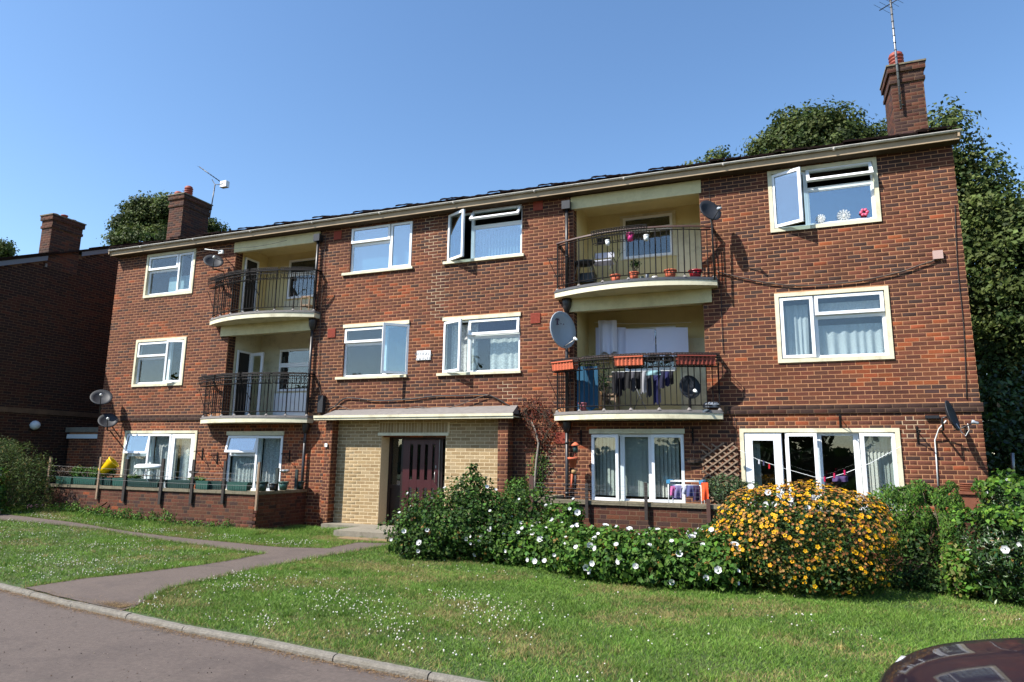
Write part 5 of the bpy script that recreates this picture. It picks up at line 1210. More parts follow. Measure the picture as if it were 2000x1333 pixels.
# trellis
t = thing('trellis', 'expanding diamond wooden trellis on the brickwork left of the garden window', 'trellis', F(1410, 950, -.12)); y = -.06
cnt = 0
for i in range(-6, 9):
    for s in (1, -1):
        # diagonal lath clipped to the box in wall coordinates
        x0, x1, z0, z1 = F(1370, 900, y).x, F(1443, 900, y).x, F(1400, 980, y).z, F(1400, 866, y).z
        d = .17; xs = x0+i*d; pts = []
        for k in range(60):
            x = xs+k*.03 if s > 0 else xs+1.3-k*.03; z = z0+k*.022
            if x0 <= x <= x1 and z0 <= z <= z1-.0: pts.append((x, z))
        if len(pts) > 4:
            (xa, za), (xb, zb_) = pts[0], pts[-1]; U = Vector((xb-xa, 0, zb_-za)); n_ = Vector((-U.z, 0, U.x)).normalized()
            MB().obox((xa, y-(.012 if s > 0 else 0), za), U, n_*.026, (0, .012, 0)).build('lath', M_wood, t)
# clothes horse with washing
t = thing('clothes_horse', 'small folding clothes rack with blue corners standing behind the right garden wall', 'clothes airer', F(1336, 960, -1.2)); y = -1.25
a, b = F(1305, 940, y), F(1369, 940, y); zb_ = .75
for yy in (y, y+.5):
    MB().tube([(a.x, yy, a.z), (b.x, yy, a.z)], .008, 6).build('rail', M_white, t)
for x in (a.x, b.x):
    MB().tube([(x, y, a.z), (x, y, zb_)], .008, 6).build('leg', M_white, t); MB().tube([(x, y+.5, a.z), (x, y+.5, zb_)], .008, 6).build('leg', M_white, t)
    MB().obox((x-.03, y-.015, a.z-.04), (.06, 0, 0), (0, .54, 0), (0, 0, .06)).build('corner', mat('sky_blue_plastic', lin(80, 160, 206), .4), t)
for i in range(3): MB().tube([(a.x, y+.12*(i+1), a.z-.07), (b.x, y+.12*(i+1), a.z-.07)], .004, 5).build('rail', M_white, t)
for i, (pa, pb_, pt, pq, c_) in enumerate([(1308, 1318, 950, 968, (214, 110, 170)), (1312, 1330, 948, 974, (150, 140, 190)), (1328, 1345, 950, 966, (208, 212, 232)), (1340, 1354, 948, 970, (90, 96, 150)), (1352, 1366, 948, 978, (60, 44, 84))]):
    cloth(pa, pb_, pt, pq, y+.02*(i % 3)-.02, lin(*c_), ['pink', 'lilac', 'pale blue', 'mid blue', 'dark purple'][i]+' garment on the small clothes rack behind the right wall', 'garment', waves=1.3, name='garment', amp=.02, group='washing on the garden rack')
cloth(1369, 1383, 943, 978, y-.05, lin(236, 88, 40, .9), 'bright orange towel hung at the right end of the small clothes rack', 'towel', waves=1.5, name='orange_towel', amp=.012)
# washing line with pegs in front of the garden window
ln = [F(1445, 880, -.8), F(1480, 898, -.8), F(1530, 915, -.8), F(1590, 932, -.8), F(1612, 935, -.8), F(1650, 925, -.8), F(1700, 905, -.8), F(1760, 872, -.4)]
tag(MB().tube(ln, .004, 5).build('washing_line', M_white), 'pale washing line slung across the wide garden window', 'washing line')
for px, py, c_, lb in ((1482, 901, (230, 230, 236), 'white'), (1491, 904, (80, 80, 110), 'dark'), (1502, 910, (220, 40, 50), 'red'), (1610, 935, (214, 30, 90), 'pink'), (1629, 928, (214, 40, 90), 'bright pink'), (1649, 922, (224, 30, 100), 'deep pink')):
    p = F(px, py, -.82); tag(MB().obox(p+Vector((-.012, 0, -.05)), (.024, 0, 0), (0, .012, 0), (.004, 0, .08)).build('clothes_peg', mat('peg_'+lb.replace(' ', '_'), lin(*c_), .4)), lb+' clothes peg on the washing line in front of the garden window', 'peg', 'pegs on the garden washing line')
cloth(1625, 1656, 930, 941, -.82, lin(92, 70, 120), 'small striped purple cloth pegged to the washing line, garden window', 'cloth', waves=2, name='small_cloth', amp=.03)
# terracotta planter at the right end, on the wall
M_tplant = mat('aged_terracotta', lin(150, 88, 62), .85, var=.3, vscale=14, stain=.5, stcol=lin(104, 74, 58), stscale=7)
t = thing('planter_trough', 'long terracotta planter with stacked saucers on the right end of the wall', 'planter trough', F(1890, 960, -1.5)); y = -1.5
a, b = F(1872, 962, y), F(1936, 960, y); MB().box(a.x, b.x, y-.12, y+.14, a.z-.28, a.z-.02).build('body', M_tplant, t); MB().box(a.x-.03, b.x+.03, y-.15, y+.17, a.z-.02, a.z+.02).build('rim', M_tplant, t)
for i in range(4): MB().lathe((F(1894, 950, y).x, y, a.z+.022+i*.03), [(0, 0), (.12, 0), (.15, .022), (0, .022)], 16).build('saucer', M_tplant, t)

# ---------------------------------------------------------------- stickers in the top right window
x0, x1 = WIN['I'][0]+.07, WIN['I'][1]-.07
def flake(px, py, r, m, label):
    p = F(px, py, .03); mb = MB()
    for k in range(12):
        a = pi*k/6; d = Vector((cos(a), 0, sin(a))); mb.tube([p, p+d*r], .004, 4)
        for q in (.45, .7): mb.tube([p+d*r*q, p+d*r*q+Vector((cos(a+.8), 0, sin(a+.8)))*r*.25], .003, 4); mb.tube([p+d*r*q, p+d*r*q+Vector((cos(a-.8), 0, sin(a-.8)))*r*.25], .003, 4)
    return tag(mb.build('window_sticker', m), label, 'sticker', 'snowflake stickers in the top right window')
flake(1603, 427, .085, M_white, 'smaller white snowflake sticker at the left of the top right window')
flake(1648, 421, .12, M_white, 'larger white snowflake sticker in the middle of the top right window')
p = F(1688, 415, .03); M_pk = mat('pink_sticker', lin(236, 90, 130), .5); mb = MB()
for k in range(6): a = pi*k/3; mb.lathe(p+Vector((cos(a)*.05, 0, sin(a)*.05)), [(0, 0), (.03, .001), (.03, .003), (0, .004)], 8, axis=(0, -1, 0))
tag(mb.build('window_sticker', M_pk), 'pink flower sticker at the right of the top right window', 'sticker')

# ================================================================== VEGETATION
def unit(v): return v/np.maximum(np.linalg.norm(v, axis=1, keepdims=True), 1e-9)
def leaves(name, P, N, size, cols, m, parent=None, kind=None, aspect=.55, fold=.25, spread=.55, droop=0.0, shape='leaf'):
    """P points, N outward normals; one folded leaf of two quads (6 points) at each"""
    n = len(P); P = np.asarray(P); N = unit(np.asarray(N)+rng.normal(0, spread, (n, 3)))
    T = unit(np.cross(N, rng.normal(0, 1, (n, 3)))); 
    if droop: T = unit(T+np.array([0, 0, -droop])); N = unit(N-T*(N*T).sum(1, keepdims=True))
    B = np.cross(N, T); s = np.asarray(size).reshape(-1, 1)*np.ones((n, 1))
    w = s*aspect/2
    a = P-T*s*.5; b = P-T*s*.12+B*w+N*w*fold; c = P+T*s*.5-N*w*fold*.8; d = P-T*s*.12-B*w+N*w*fold
    V = np.stack([a, b, c, d], 1).reshape(-1, 3); k = np.arange(n)[:, None]*4
    Fc = np.concatenate([k+np.array([[0, 1, 2]]), k+np.array([[0, 2, 3]])], 0)
    return nmesh(name, V, Fc, np.repeat(cols, 4, 0), m, parent, kind)
def tint(n, base, var=.22, hue=.12):
    base = np.array(base); bi = rng.integers(0, len(base), n); c = base[bi]*(1+rng.normal(0, var, (n, 1))); c *= 1+rng.normal(0, hue, (n, 3))*np.array([1, .5, 1]); return np.clip(c, .004, 1)
def sphere(n): return unit(rng.normal(0, 1, (n, 3)))
def shell(blobs, n, inner=.35, lump=.12, seed=0, power=1.0):
    """points on lumpy ellipsoids (c, r); weights by area"""
    w = np.array([b[1][0]*b[1][2]+b[1][0]*b[1][1] for b in blobs]); w = w/w.sum(); cnt = rng.multinomial(n, w); P = []; N = []
    for (c, r), k in zip(blobs, cnt):
        d = sphere(k); r_ = np.array(r); c_ = np.array(c)
        ph = np.sin(d[:, 0]*5+c_[0]*3+seed)*np.sin(d[:, 2]*6+c_[2])*np.sin(d[:, 1]*4+1.3)
        rr = (1-np.abs(rng.normal(0, inner/2, k)))*(1+lump*ph*2+rng.normal(0, .03, k)); rr = np.clip(rr, .25, 1.3)
        P.append(c_+d*r_*rr[:, None]); N.append(unit(d/r_))
    return np.concatenate(P), np.concatenate(N)
def above(P, N, z): m = P[:, 2] > z; return P[m], N[m]
def flowers(name, P, N, r, cols, m, parent, petals=5, centre=None, cup=.35):
    V = []; Fc = []; C = []; n = len(P); N = unit(N)
    for i in range(n):
        nn = Vector(N[i]); t = nn.cross(Vector((.3, .5, .8))).normalized(); b = nn.cross(t); p = Vector(P[i]); k0 = len(V); rr = r*random.uniform(.8, 1.15)
        V.append(p-nn*rr*cup); C.append(centre if centre is not None else cols[i]); off = random.random()*6
        for q in range(petals):
            a0 = off+2*pi*q/petals; 
            for da, l in ((-.5, .92 if cup > .5 else .86), (0, 1.05), (.5, .92 if cup > .5 else .86)):
                a = a0+da*2*pi/petals*(1.02 if cup > .5 else .82); V.append(p+(t*cos(a)+b*sin(a))*rr*l+nn*random.uniform(-.1, .1)*rr); C.append(cols[i])
            Fc += [(k0, k0+1+q*3, k0+2+q*3), (k0, k0+2+q*3, k0+3+q*3)]
    return nmesh(name, [tuple(v) for v in V], Fc, C, m, parent)
GR1 = [lin(76, 112, 44), lin(94, 132, 54), lin(56, 90, 36), lin(108, 144, 66)]
GRD = [lin(50, 78, 36), lin(66, 96, 42), lin(40, 64, 32), lin(84, 112, 52)]
GRY = [lin(96, 136, 46), lin(120, 156, 60), lin(74, 112, 38)]
WHT = np.array([.66, .66, .67])

def stems(mb, base, tips, r=.012, n=4):
    for t in tips:
        t = Vector(t); b = Vector(base)+Vector((random.uniform(-.08, .08), random.uniform(-.08, .08), 0)); mid = b.lerp(t, .5)+Vector((random.uniform(-.1, .1), random.uniform(-.1, .1), .1)); mb.tube([b, mid, t], [r, r*.7, r*.3], 4)
def bush(name, label, cat, blobs, nl, size, base_cols, m=M_leaf, aspect=.6, droop=.2, inner=.4, lump=.14, core=True, stemn=10, loc=None, spread=.6, z0=.0, bark=M_bark, shade=True):
    loc = loc or (blobs[0][0][0], blobs[0][0][1], 0); t = thing(name, label, cat, loc)
    P, N = shell(blobs, nl, inner, lump); P, N = above(P, N, z0+.01); CUR[:] = blobs
    leaves('foliage', P, N+np.array([0, 0, .25]), size*rng.uniform(.4, 1.5, len(P)), np.where((rng.random(len(P)) < .025)[:, None], np.array(lin(150, 116, 60)), tint(len(P), base_cols)), m, t, aspect=aspect, droop=droop, spread=spread)
    st_ = MB(); tips = P[rng.integers(0, len(P), stemn)]; stems(st_, (loc[0], loc[1], z0), tips); st_.build('stem', bark, t)
    return t, P, N
CUR = []
def pick_front(P, N, n, ymax=None, up=.2, zmin=None, cond=None):
    m = (N[:, 1] < -.25) | (N[:, 2] > .45)
    for c, r in CUR: m &= (((P-np.array(c))/np.array(r))**2).sum(1) > .86
    if zmin is not None: m &= P[:, 2] > zmin
    if cond is not None: m &= cond(P)
    idx = np.where(m)[0]; idx = rng.choice(idx, min(n, len(idx)), replace=False); return P[idx], N[idx]
def bindweed(t, P, N, n, r=.04, zmin=.08, out=.03, cond=None, cols=None, name='white_flower'):
    p, q = pick_front(P, N, n, zmin=zmin, cond=cond); q = unit(q+np.array([0, -.5, .25])); p = p+q*out
    for i in range(len(p)): 
        flowers(name, p[i:i+1], unit(q[i:i+1]+rng.normal(0, .25, (1, 3))), r*random.uniform(.6, 1.15), np.array([WHT]), M_petal, t, petals=6, cup=.8)

# left of the hedge: rambling rose covered with bindweed
B = [((-5.05, -2.9, .50), (1.0, .75, .62)), ((-5.5, -2.7, .35), (.75, .7, .42)), ((-4.75, -2.75, .95), (.42, .40, .42)), ((-4.55, -2.7, .62), (.65, .55, .50)), ((-4.75, -2.7, 1.25), (.13, .13, .28)), ((-3.95, -2.2, .66), (.48, .45, .45)), ((-4.2, -2.9, .35), (.6, .6, .42)), ((-5.3, -3.2, .2), (.6, .45, .3))]
t, P, N = bush('climbing_rose_bush', 'dark dense bush with a pointed top and scattered white flowers beside the step', 'bush', B, 21000, .055, GRD+GR1[:2], loc=(-4.9, -2.8, 0), lump=.2, aspect=.72)
bindweed(t, P, N, 26, r=.036); fl, fn = pick_front(P, N, 3, zmin=.5, cond=lambda P: P[:, 0] < -5.3); flowers('red_flower', fl, fn, .04, np.tile(lin(190, 50, 30), (3, 1)), M_petal, t)
# hedge of bindweed
B = []
for i in range(16):
    u = i/15; x = -4.15+3.45*u; B.append(((x, -2.75-1.0*ss(u*1.4)+random.uniform(-.1, .1), .25+random.uniform(-.04, .04)), (.42, .62, .41+.05*sin(i*1.7))))
B += [((-3.35, -2.3, .55), (.35, .4, .34)), ((-3.1, -2.3, .68), (.16, .2, .26)), ((-.85, -3.2, .38), (.4, .5, .38))]
t, P, N = bush('bindweed_hedge', 'long low leafy hedge dotted with white trumpet flowers below the right garden wall', 'hedge', B, 33000, .062, GR1+GRY[:1], loc=(-2.5, -3, 0), aspect=.85, lump=.1, stemn=26)
bindweed(t, P, N, 95, r=.042)
# hypericum
B = [((.28, -3.35, .68), (1.08, .88, .66)), ((.0, -3.5, .5), (.92, .75, .52)), ((.68, -3.3, .64), (.74, .78, .60)), ((-.28, -3.3, .80), (.54, .6, .44)), ((.30, -3.7, .3), (.9, .55, .35))]
t, P, N = bush('yellow_flowered_bush', 'rounded bush covered in yellow flowers and orange buds in front of the garden window', 'bush', B, 27000, .048, GRD+[lin(120, 120, 40)], loc=(.3, -3.35, 0), aspect=.5, lump=.05, inner=.3)
fp, fn = pick_front(P, N, 1800, zmin=.1, cond=lambda P: rng.random(len(P)) < (.18+.82*np.clip(P[:, 2]/1.15, 0, 1)**1.5)); fn = unit(fn+np.array([0, -.3, .4])); fp = fp+fn*.012
big = rng.random(len(fp)) < .24
flowers('yellow_flowers', fp[big], fn[big], .025, tint(big.sum(), [lin(246, 196, 30, .85), lin(240, 176, 20, .85)], .06, .03), M_petal, t, 5, centre=lin(230, 150, 20))['kind'] = 'stuff'
flowers('orange_seed_heads', fp[~big], fn[~big], .017, tint((~big).sum(), [lin(200, 140, 60), lin(206, 156, 92), lin(180, 112, 66)], .12, .05), M_petal, t, 5)['kind'] = 'stuff'
o2, n2 = pick_front(P, N, 1000, zmin=.3); leaves('orange_leaves', o2+n2*.01, n2, .026, tint(len(o2), [lin(196, 140, 70), lin(206, 160, 60), lin(150, 120, 50)], .15, .08), M_petal, t, 'stuff')
q = [F(*a, -3.7) for a in [(1466, 950), (1500, 962), (1512, 985), (1496, 985), (1525, 968), (1544, 975), (1548, 985), (1578, 992)]]+[F(1600, 966, -3.2), F(1590, 972, -3.2), F(1672, 972, -3.0), (F(1685, 978, -3.0))]
for p in q: flowers('white_flower', np.array([tuple(p)]), np.array([[0, -.8, .5]]), .042, np.array([WHT]), M_petal, t, 6, cup=.8)
# climbers tumbling over the wall to the right
def cascade(name, label, px0, px1, ptop, pbot, y, nl, cols, size=.05, thick=.25, cat='climber', taper=.0, droop=1.1, aspect=.38, waves=0):
    a, b = F(px0, ptop, y), F(px1, ptop, y); zb = max(.02, F((px0+px1)/2, pbot, y).z); zt = (a.z+b.z)/2; t = thing(name, label, cat, ((a.x+b.x)/2, y, 0))
    u = rng.random(nl); v = rng.random(nl)**.9; w = (b.x-a.x); x = a.x+w*(.5+(u-.5)*(1-taper*v)+.10*np.sin(v*9+px0)); z = zt+(zb-zt)*v+.06*np.sin(x*14)*(1-v)
    clump = .06*np.sin(x*23)*np.sin(z*17+x*5); edge = 1-np.abs(2*u-1)**3
    yy = y-thick*(.35+.65*np.sin(np.clip(v+.15, 0, 1)*pi)**.6)*edge*rng.uniform(.55, 1.05, nl)-clump
    P = np.stack([x, yy, z], 1); N = np.stack([(u-.5)*1.2, -np.ones(nl), .5*np.ones(nl)], 1)
    leaves('foliage', P, N, size*rng.uniform(.6, 1.3, nl), tint(nl, cols), M_leaf, t, aspect=aspect, droop=droop, spread=.45)
    s = MB()
    for i in range(6): xx = a.x+w*(i+.5)/6; s.tube([(xx, y, zt-.05), (xx+.03, y-thick*.5, (zt+zb)/2), (xx, y-thick*.4, zb)], .006, 4)
    s.build('stem', M_bark, t); return t, P, N
cascade('climber', 'bright green climber spilling over the wall right of the yellow bush', 1700, 1812, 955, 1085, -1.9, 5200, GR1+GRY, thick=.4)
cascade('climber', 'narrow green climber hanging down the wall left of the terracotta planter', 1815, 1875, 960, 1140, -1.95, 3600, GR1+GRY, thick=.3, taper=.2)
cascade('climber', 'low green climber lying along the wall top between the two hanging climbers', 1740, 1860, 945, 985, -1.55, 2200, GR1+GRY, thick=.25)
# ground growth in the shade under the climbers
B = [((1.3, -2.6, .10), (.6, .5, .22)), ((1.9, -2.7, .08), (.5, .5, .2)), ((1.75, -2.3, .35), (.25, .3, .4))]
bush('low_shrub', 'low shaded undergrowth between the yellow bush and the right hand bush', 'undergrowth', B, 5200, .05, GRD, loc=(1.5, -2.6, 0), stemn=4)
B = [((2.42, -3.15, .50), (.42, .55, .55)), ((2.78, -2.8, .85), (.40, .5, .55)), ((2.8, -3.3, .5), (.55, .7, .6)), ((2.72, -2.5, 1.0), (.26, .4, .42))]
t, P, N = bush('privet_bush', 'dark narrow leaved bush with a few white flowers at the right edge', 'bush', B, 19000, .065, GRD+[lin(48, 84, 36)], M_leafg, aspect=.3, droop=.5, loc=(2.6, -3.1, 0), lump=.18)
bindweed(t, P, N, 9, r=.045, zmin=.6)
p2, n2 = pick_front(P, N, 1500, zmin=.55, cond=lambda P: P[:, 2] > .85); leaves('bindweed_leaves', p2+n2*.04, n2, .065, tint(len(p2), GRY+GR1[:1]), M_leaf, t, 'stuff', aspect=.8, droop=.4)
B = [((2.02, -3.2, .3), (.2, .25, .35))]
bush('weed_clump', 'pale green weeds growing at the left foot of the right hand bush', 'weeds', B, 1500, .06, GRY+[lin(140, 140, 80)], loc=(2.0, -3.2, 0), stemn=4, inner=.7)
# olive shrub by the trellis
p = F(1420, 948, -1.1); bush('grey_green_shrub', 'small grey green shrub in front of the trellis behind the right wall', 'shrub', [((p.x, -1.15, p.z-.05), (.34, .3, .24)), ((p.x+.35, -1.2, p.z-.10), (.28, .3, .18))], 2600, .045, [lin(90, 112, 74), lin(70, 92, 58), lin(112, 130, 92)], loc=(p.x, -1.15, 0), z0=.5, stemn=8)
p = F(1655, 960, -1.1); bush('red_leaved_plant', 'small reddish plant rising behind the yellow bush under the washing line', 'plant', [((F(1625, 955, -1.3).x, -1.3, 1.02), (.22, .2, .16))], 260, .04, [lin(130, 60, 50), lin(80, 90, 50)], loc=(p.x-.2, -1.3, 0), z0=.4, stemn=8, inner=.9)
# dead creeper and ivy right of the porch
def creeper(name, label, pxs, n, cols, size, y=-.06, cat='creeper', spread_=.12, m=M_leaf, stem=True):
    P = [F(a, b, y) for a, b in pxs]; t = thing(name, label, cat, P[-1]); k = rng.integers(0, len(P)-1, n); f = rng.random(n)
    A = np.array([tuple(p) for p in P]); Q = A[k]*(1-f[:, None])+A[k+1]*f[:, None]+rng.normal(0, 1, (n, 3))*np.array([spread_, .03, spread_]); Q[:, 1] = np.minimum(Q[:, 1], -.02)
    leaves('foliage', Q, np.tile([0, -1, .3], (n, 1)), size*rng.uniform(.5, 1.3, n), tint(n, cols), m, t, spread=.6, droop=.3, aspect=.7)
    if stem:
        s = MB()
        for j in range(5): s.tube([p+Vector((random.uniform(-.05, .05), random.uniform(-.02, 0), random.uniform(-.03, .03))) for p in P], .006, 4)
        for j in range(26): q = Q[rng.integers(0, n)]; r_ = P[rng.integers(0, len(P))]; s.tube([tuple(q), (q[0]*.6+r_.x*.4, q[1]-.01, q[2]*.6+r_.z*.4-.03)], .004, 4)
        s.build('stem', M_bark, t)
    return t
creeper('dead_creeper', 'dead reddish brown creeper on the brickwork right of the entrance canopy', [(1010, 815), (1040, 790), (1060, 805), (1078, 830), (1062, 860), (1052, 870), (1040, 840), (1020, 800)], 1500, [lin(128, 58, 40), lin(96, 50, 38), lin(150, 80, 54), lin(80, 44, 34)], .035, spread_=.14)
creeper('ivy', 'green ivy climbing the brickwork between the porch and the downpipe', [(1045, 985), (1042, 950), (1050, 915), (1056, 890), (1046, 960), (1060, 975)], 900, GR1, .04, spread_=.10)
tag(MB().tube([F(1044, 985, -.1), F(1044, 950, -.1), F(1048, 900, -.1), F(1052, 866, -.08), F(1046, 842, -.06), F(1038, 822, -.06)], [.028, .026, .025, .024, .018, .01], 7).build('creeper_trunk', mat('grey_bark', lin(150, 140, 128), .9, var=.3, vscale=20)), 'pale bare creeper trunk rising against the brickwork right of the porch', 'trunk')
p = F(1010, 950, -.9); bush('climber_on_post', 'leafy climber with small white flowers behind the porch pier', 'climber', [((p.x, -.9, .95), (.28, .25, .32)), ((p.x+.25, -.9, .75), (.25, .25, .35)), ((p.x-.1, -1.0, .55), (.3, .3, .5))], 3200, .05, GR1, loc=(p.x, -.9, 0), z0=0)[0]
# potted plants on the left wall
p = F(160, 905, -1.35)
bush('leafy_plant', 'leafy green plants growing out of the troughs at the left end of the wall', 'plant', [((-15.95, -1.45, 1.12), (.30, .14, .16)), ((-15.3, -1.45, 1.12), (.34, .14, .17)), ((-15.0, -1.4, 1.15), (.2, .12, .12)), ((-14.2, -1.4, 1.04), (.3, .08, .06)), ((-12.2, -1.4, 1.04), (.3, .08, .06))], 2500, .05, GR1, loc=(-15.6, -1.45, .95), z0=.93, stemn=14, inner=.9)
bush('dry_plant', 'dry brown twiggy plant at the left end of the garden wall', 'plant', [((-16.5, -1.45, 1.12), (.34, .12, .18))], 420, .03, [lin(110, 92, 84), lin(90, 80, 60), lin(120, 100, 90)], loc=(-16.5, -1.45, .95), z0=.93, stemn=30, inner=.9)
p = F(1240, 516, -.33); bush('potted_plant', 'small green plant growing in the middle terracotta pot, top right balcony', 'plant', [((p.x, -.33, p.z), (.12, .1, .09))], 260, .035, GRD, loc=(p.x, -.33, 5.2), z0=5.1, stemn=6, inner=.9)
p = F(1180, 694, .15); bush('potted_plant', 'dark leafy plant at the left above the lower right balcony rail', 'plant', [((F(1152, 688, .2).x, .2, 3.55), (.22, .2, .22)), ((F(1180, 735, .1).x, .1, 3.2), (.12, .12, .3))], 520, .045, GRD, loc=(-3.1, .2, 2.6), z0=2.7, stemn=8, inner=.9)
p = F(1640, 535, 0)
# shrubs at far left
XS = F(30, 900, -2.4)
t, P, N = bush('feathery_shrub', 'tall feathery green shrub in front of the dark end wall at far left', 'shrub', [((XS.x-.5, -2.3, .95), (1.15, .8, 1.0)), ((XS.x-.9, -2.4, 1.3), (.8, .7, .75)), ((XS.x+.35, -2.2, .8), (.6, .5, .7))], 15000, .07, [lin(104, 118, 62), lin(84, 104, 50), lin(64, 84, 44)], loc=(XS.x-.4, -2.3, 0), aspect=.22, lump=.2, spread=.9, stemn=20)
t, P, N = bush('glossy_shrub', 'glossy broad leaved shrub in front of the feathery one at far left', 'shrub', [((XS.x-.05, -3.0, .75), (.48, .4, .6)), ((XS.x+.25, -3.0, .45), (.3, .3, .4))], 3600, .085, GR1+GRY, M_leafg, loc=(XS.x, -3.0, 0), lump=.2, spread=.8)
p = GT(38, 1000); fp = np.array([(p.x+random.gauss(0, .18), p.y+.35+random.gauss(0, .05), .2+.14*random.random()) for _ in range(60)]); t = thing('pink_flowers', 'clump of pale pink flowers in the grass at far left', 'flowers', (p.x, p.y+.35, p.z)); flowers('flower', fp, np.tile([0., -.6, .6], (60, 1)), .035, tint(60, [lin(236, 170, 196), lin(228, 190, 204)], .08, .03), M_petal, t, 5)['kind'] = 'stuff'
leaves('foliage', fp-np.array([0, 0, .08]), np.tile([0, -.5, .7], (60, 1)), .06, tint(60, GR1), M_leaf, t)

# ---------------------------------------------------------------- trees
def tree(name, label, base, blobs_px, nl, size, cols, trunk_r=.25, clump=.55, branches=9, y0=None):
    bl = []
    for (px, py, y, rx, ry) in blobs_px: c = F(px, py, y); k = (DIST+y)/FOC*1.03; bl.append((tuple(c), (rx*k, max(rx, ry)*k*.85, ry*k)))
    t = thing(name, label, 'tree', base); base = Vector(base)
    w = np.array([b[1][0]*b[1][2] for b in bl]); w /= w.sum(); nc = int(nl/34); cnt = rng.multinomial(nc, w); CP = []; CN = []
    for (c, r), k in zip(bl, cnt):
        d = sphere(k); rr = rng.uniform(.3, 1.0, k)**.45*(1+.24*np.sin(d[:, 0]*6+c[0])*np.sin(d[:, 2]*5)); CP.append(np.array(c)+d*np.array(r)*rr[:, None]); CN.append(d)
    CP = np.concatenate(CP); CN = np.concatenate(CN); k = 34
    cs = clump*rng.uniform(.55, 1.2, (len(CP), 1, 1)); dd = sphere(len(CP)*k).reshape(len(CP), k, 3)*cs*rng.uniform(.35, 1, (len(CP), k, 1))*np.array([1, 1, .62])
    P = (CP[:, None, :]+dd).reshape(-1, 3); N = (dd/np.maximum(cs, .01)*.9+CN[:, None, :]*.5+np.array([0, 0, .35])).reshape(-1, 3)
    cc = np.repeat(tint(len(CP), cols, .16, .06), k, 0)*(1+rng.normal(0, .16, (len(P), 1)))
    leaves('crown', P, N, size*rng.uniform(.7, 1.35, len(P)), np.clip(cc, .004, 1), M_leaf, t, aspect=.7, spread=.5)
    mb = MB(); top = Vector(bl[0][0]); mid = base.lerp(top, .5)+Vector((.2, 0, 0)); mb.tube([base-Vector((0, 0, .3)), base.lerp(mid, .5), mid, top], [trunk_r*1.25, trunk_r, trunk_r*.75, trunk_r*.25], 9)
    mb.build('trunk', M_bark, t); mb = MB()
    for i in range(branches):
        e = Vector(CP[rng.integers(0, len(CP))]); s = base.lerp(top, random.uniform(.35, .8)); m_ = s.lerp(e, .5)+Vector((0, 0, random.uniform(0, .5))); mb.tube([s, m_, e], [trunk_r*.35, trunk_r*.2, .02], 5)
    mb.build('branches', M_bark, t, 'stuff'); return t
TC = [lin(76, 92, 42), lin(92, 106, 52), lin(60, 78, 36), lin(104, 116, 62)]
g = F(1960, 950, 9)
tree('broadleaf_tree', 'tall broadleaf tree behind the right end of the flats', (g.x+.8, 9, 0), [(1950, 560, 9, 90, 150), (1930, 440, 9, 66, 72), (1895, 350, 9, 50, 50), (1965, 700, 9, 90, 120), (1845, 275, 9, 36, 60), (1930, 860, 8, 70, 90), (2070, 640, 10, 110, 210), (1790, 330, 9, 60, 60), (2080, 830, 9, 110, 130)], 100000, .125, TC, .35, clump=.62)
g = F(1590, 900, 13); tree('broadleaf_tree', 'rounded tree top showing above the roof left of the right hand chimney', (g.x, 13, 0), [(1590, 300, 13, 95, 80), (1530, 305, 13, 55, 60), (1655, 295, 13, 55, 55), (1600, 420, 13, 110, 100), (1570, 255, 13, 46, 40), (1735, 290, 13, 30, 45)], 52000, .135, TC, .35, clump=.6)
g = F(1405, 900, 15); tree('broadleaf_tree', 'small tuft of tree top just showing above the middle of the roof', (g.x, 15, 0), [(1405, 320, 15, 34, 22), (1360, 332, 15, 26, 14), (1400, 400, 15, 70, 70)], 12000, .135, TC, .25)
g = F(300, 900, 12); tree('broadleaf_tree', 'tree top behind the left chimney of the flats', (g.x, 12, 0), [(290, 420, 12, 62, 50), (245, 440, 12, 34, 30), (330, 415, 12, 40, 45), (400, 450, 12, 46, 26), (300, 480, 12, 110, 50)], 34000, .145, TC, .3)
g = F(10, 900, 12); tree('broadleaf_tree', 'tree top peeping over the neighbouring roof at the far left edge', (g.x, 12, 0), [(0, 490, 12, 36, 28), (-30, 500, 12, 50, 40)], 9000, .145, TC, .3)
# trees across the road, behind the photographer: they show in the window panes
for i, (x, y, h, r, lb) in enumerate([(-26, -40, 9.5, 4.5, 'leftmost of the trees across the road, mirrored in the panes'), (-13, -44, 11, 5, 'tree across the road second from the left, mirrored in the panes'), (0, -42, 9, 4.5, 'middle tree across the road, behind the photographer'), (12, -44, 10.5, 5, 'fourth tree across the road, behind the photographer'), (25, -41, 9.5, 4.8, 'rightmost tree across the road, behind the photographer'), (-42, -42, 10, 5, 'distant tree at the far left end across the road')]):
    t = thing('broadleaf_tree', lb, 'tree', (x, y, 0)); P, N = shell([((x, y, h*.62), (r, r, h*.38)), ((x+r*.4, y, h*.5), (r*.7, r*.7, h*.3)), ((x-r*.5, y, h*.45), (r*.7, r*.7, h*.3))], 5500, .6, .3)
    leaves('crown', P, N, .55*rng.uniform(.6, 1.3, len(P)), tint(len(P), TC), M_leaf, t, aspect=.8); MB().tube([(x, y, -.2), (x, y, h*.7)], [.3, .15], 8).build('trunk', M_bark, t)
hd = thing('tall_hedge', 'long clipped hedge across the road behind the photographer', 'hedge', (0, -36, 0)); P = np.stack([rng.uniform(-50, 45, 16000), -36+rng.uniform(-.8, .8, 16000), rng.uniform(0, 2.6, 16000)], 1); leaves('foliage', P, np.tile([0, 1, .5], (16000, 1)), .34, tint(16000, GRD), M_leaf, hd, aspect=.8)
MB().box(-50, 45, -36.5, -35.9, 0, 2.3).build('dense_core', M_bark, hd)
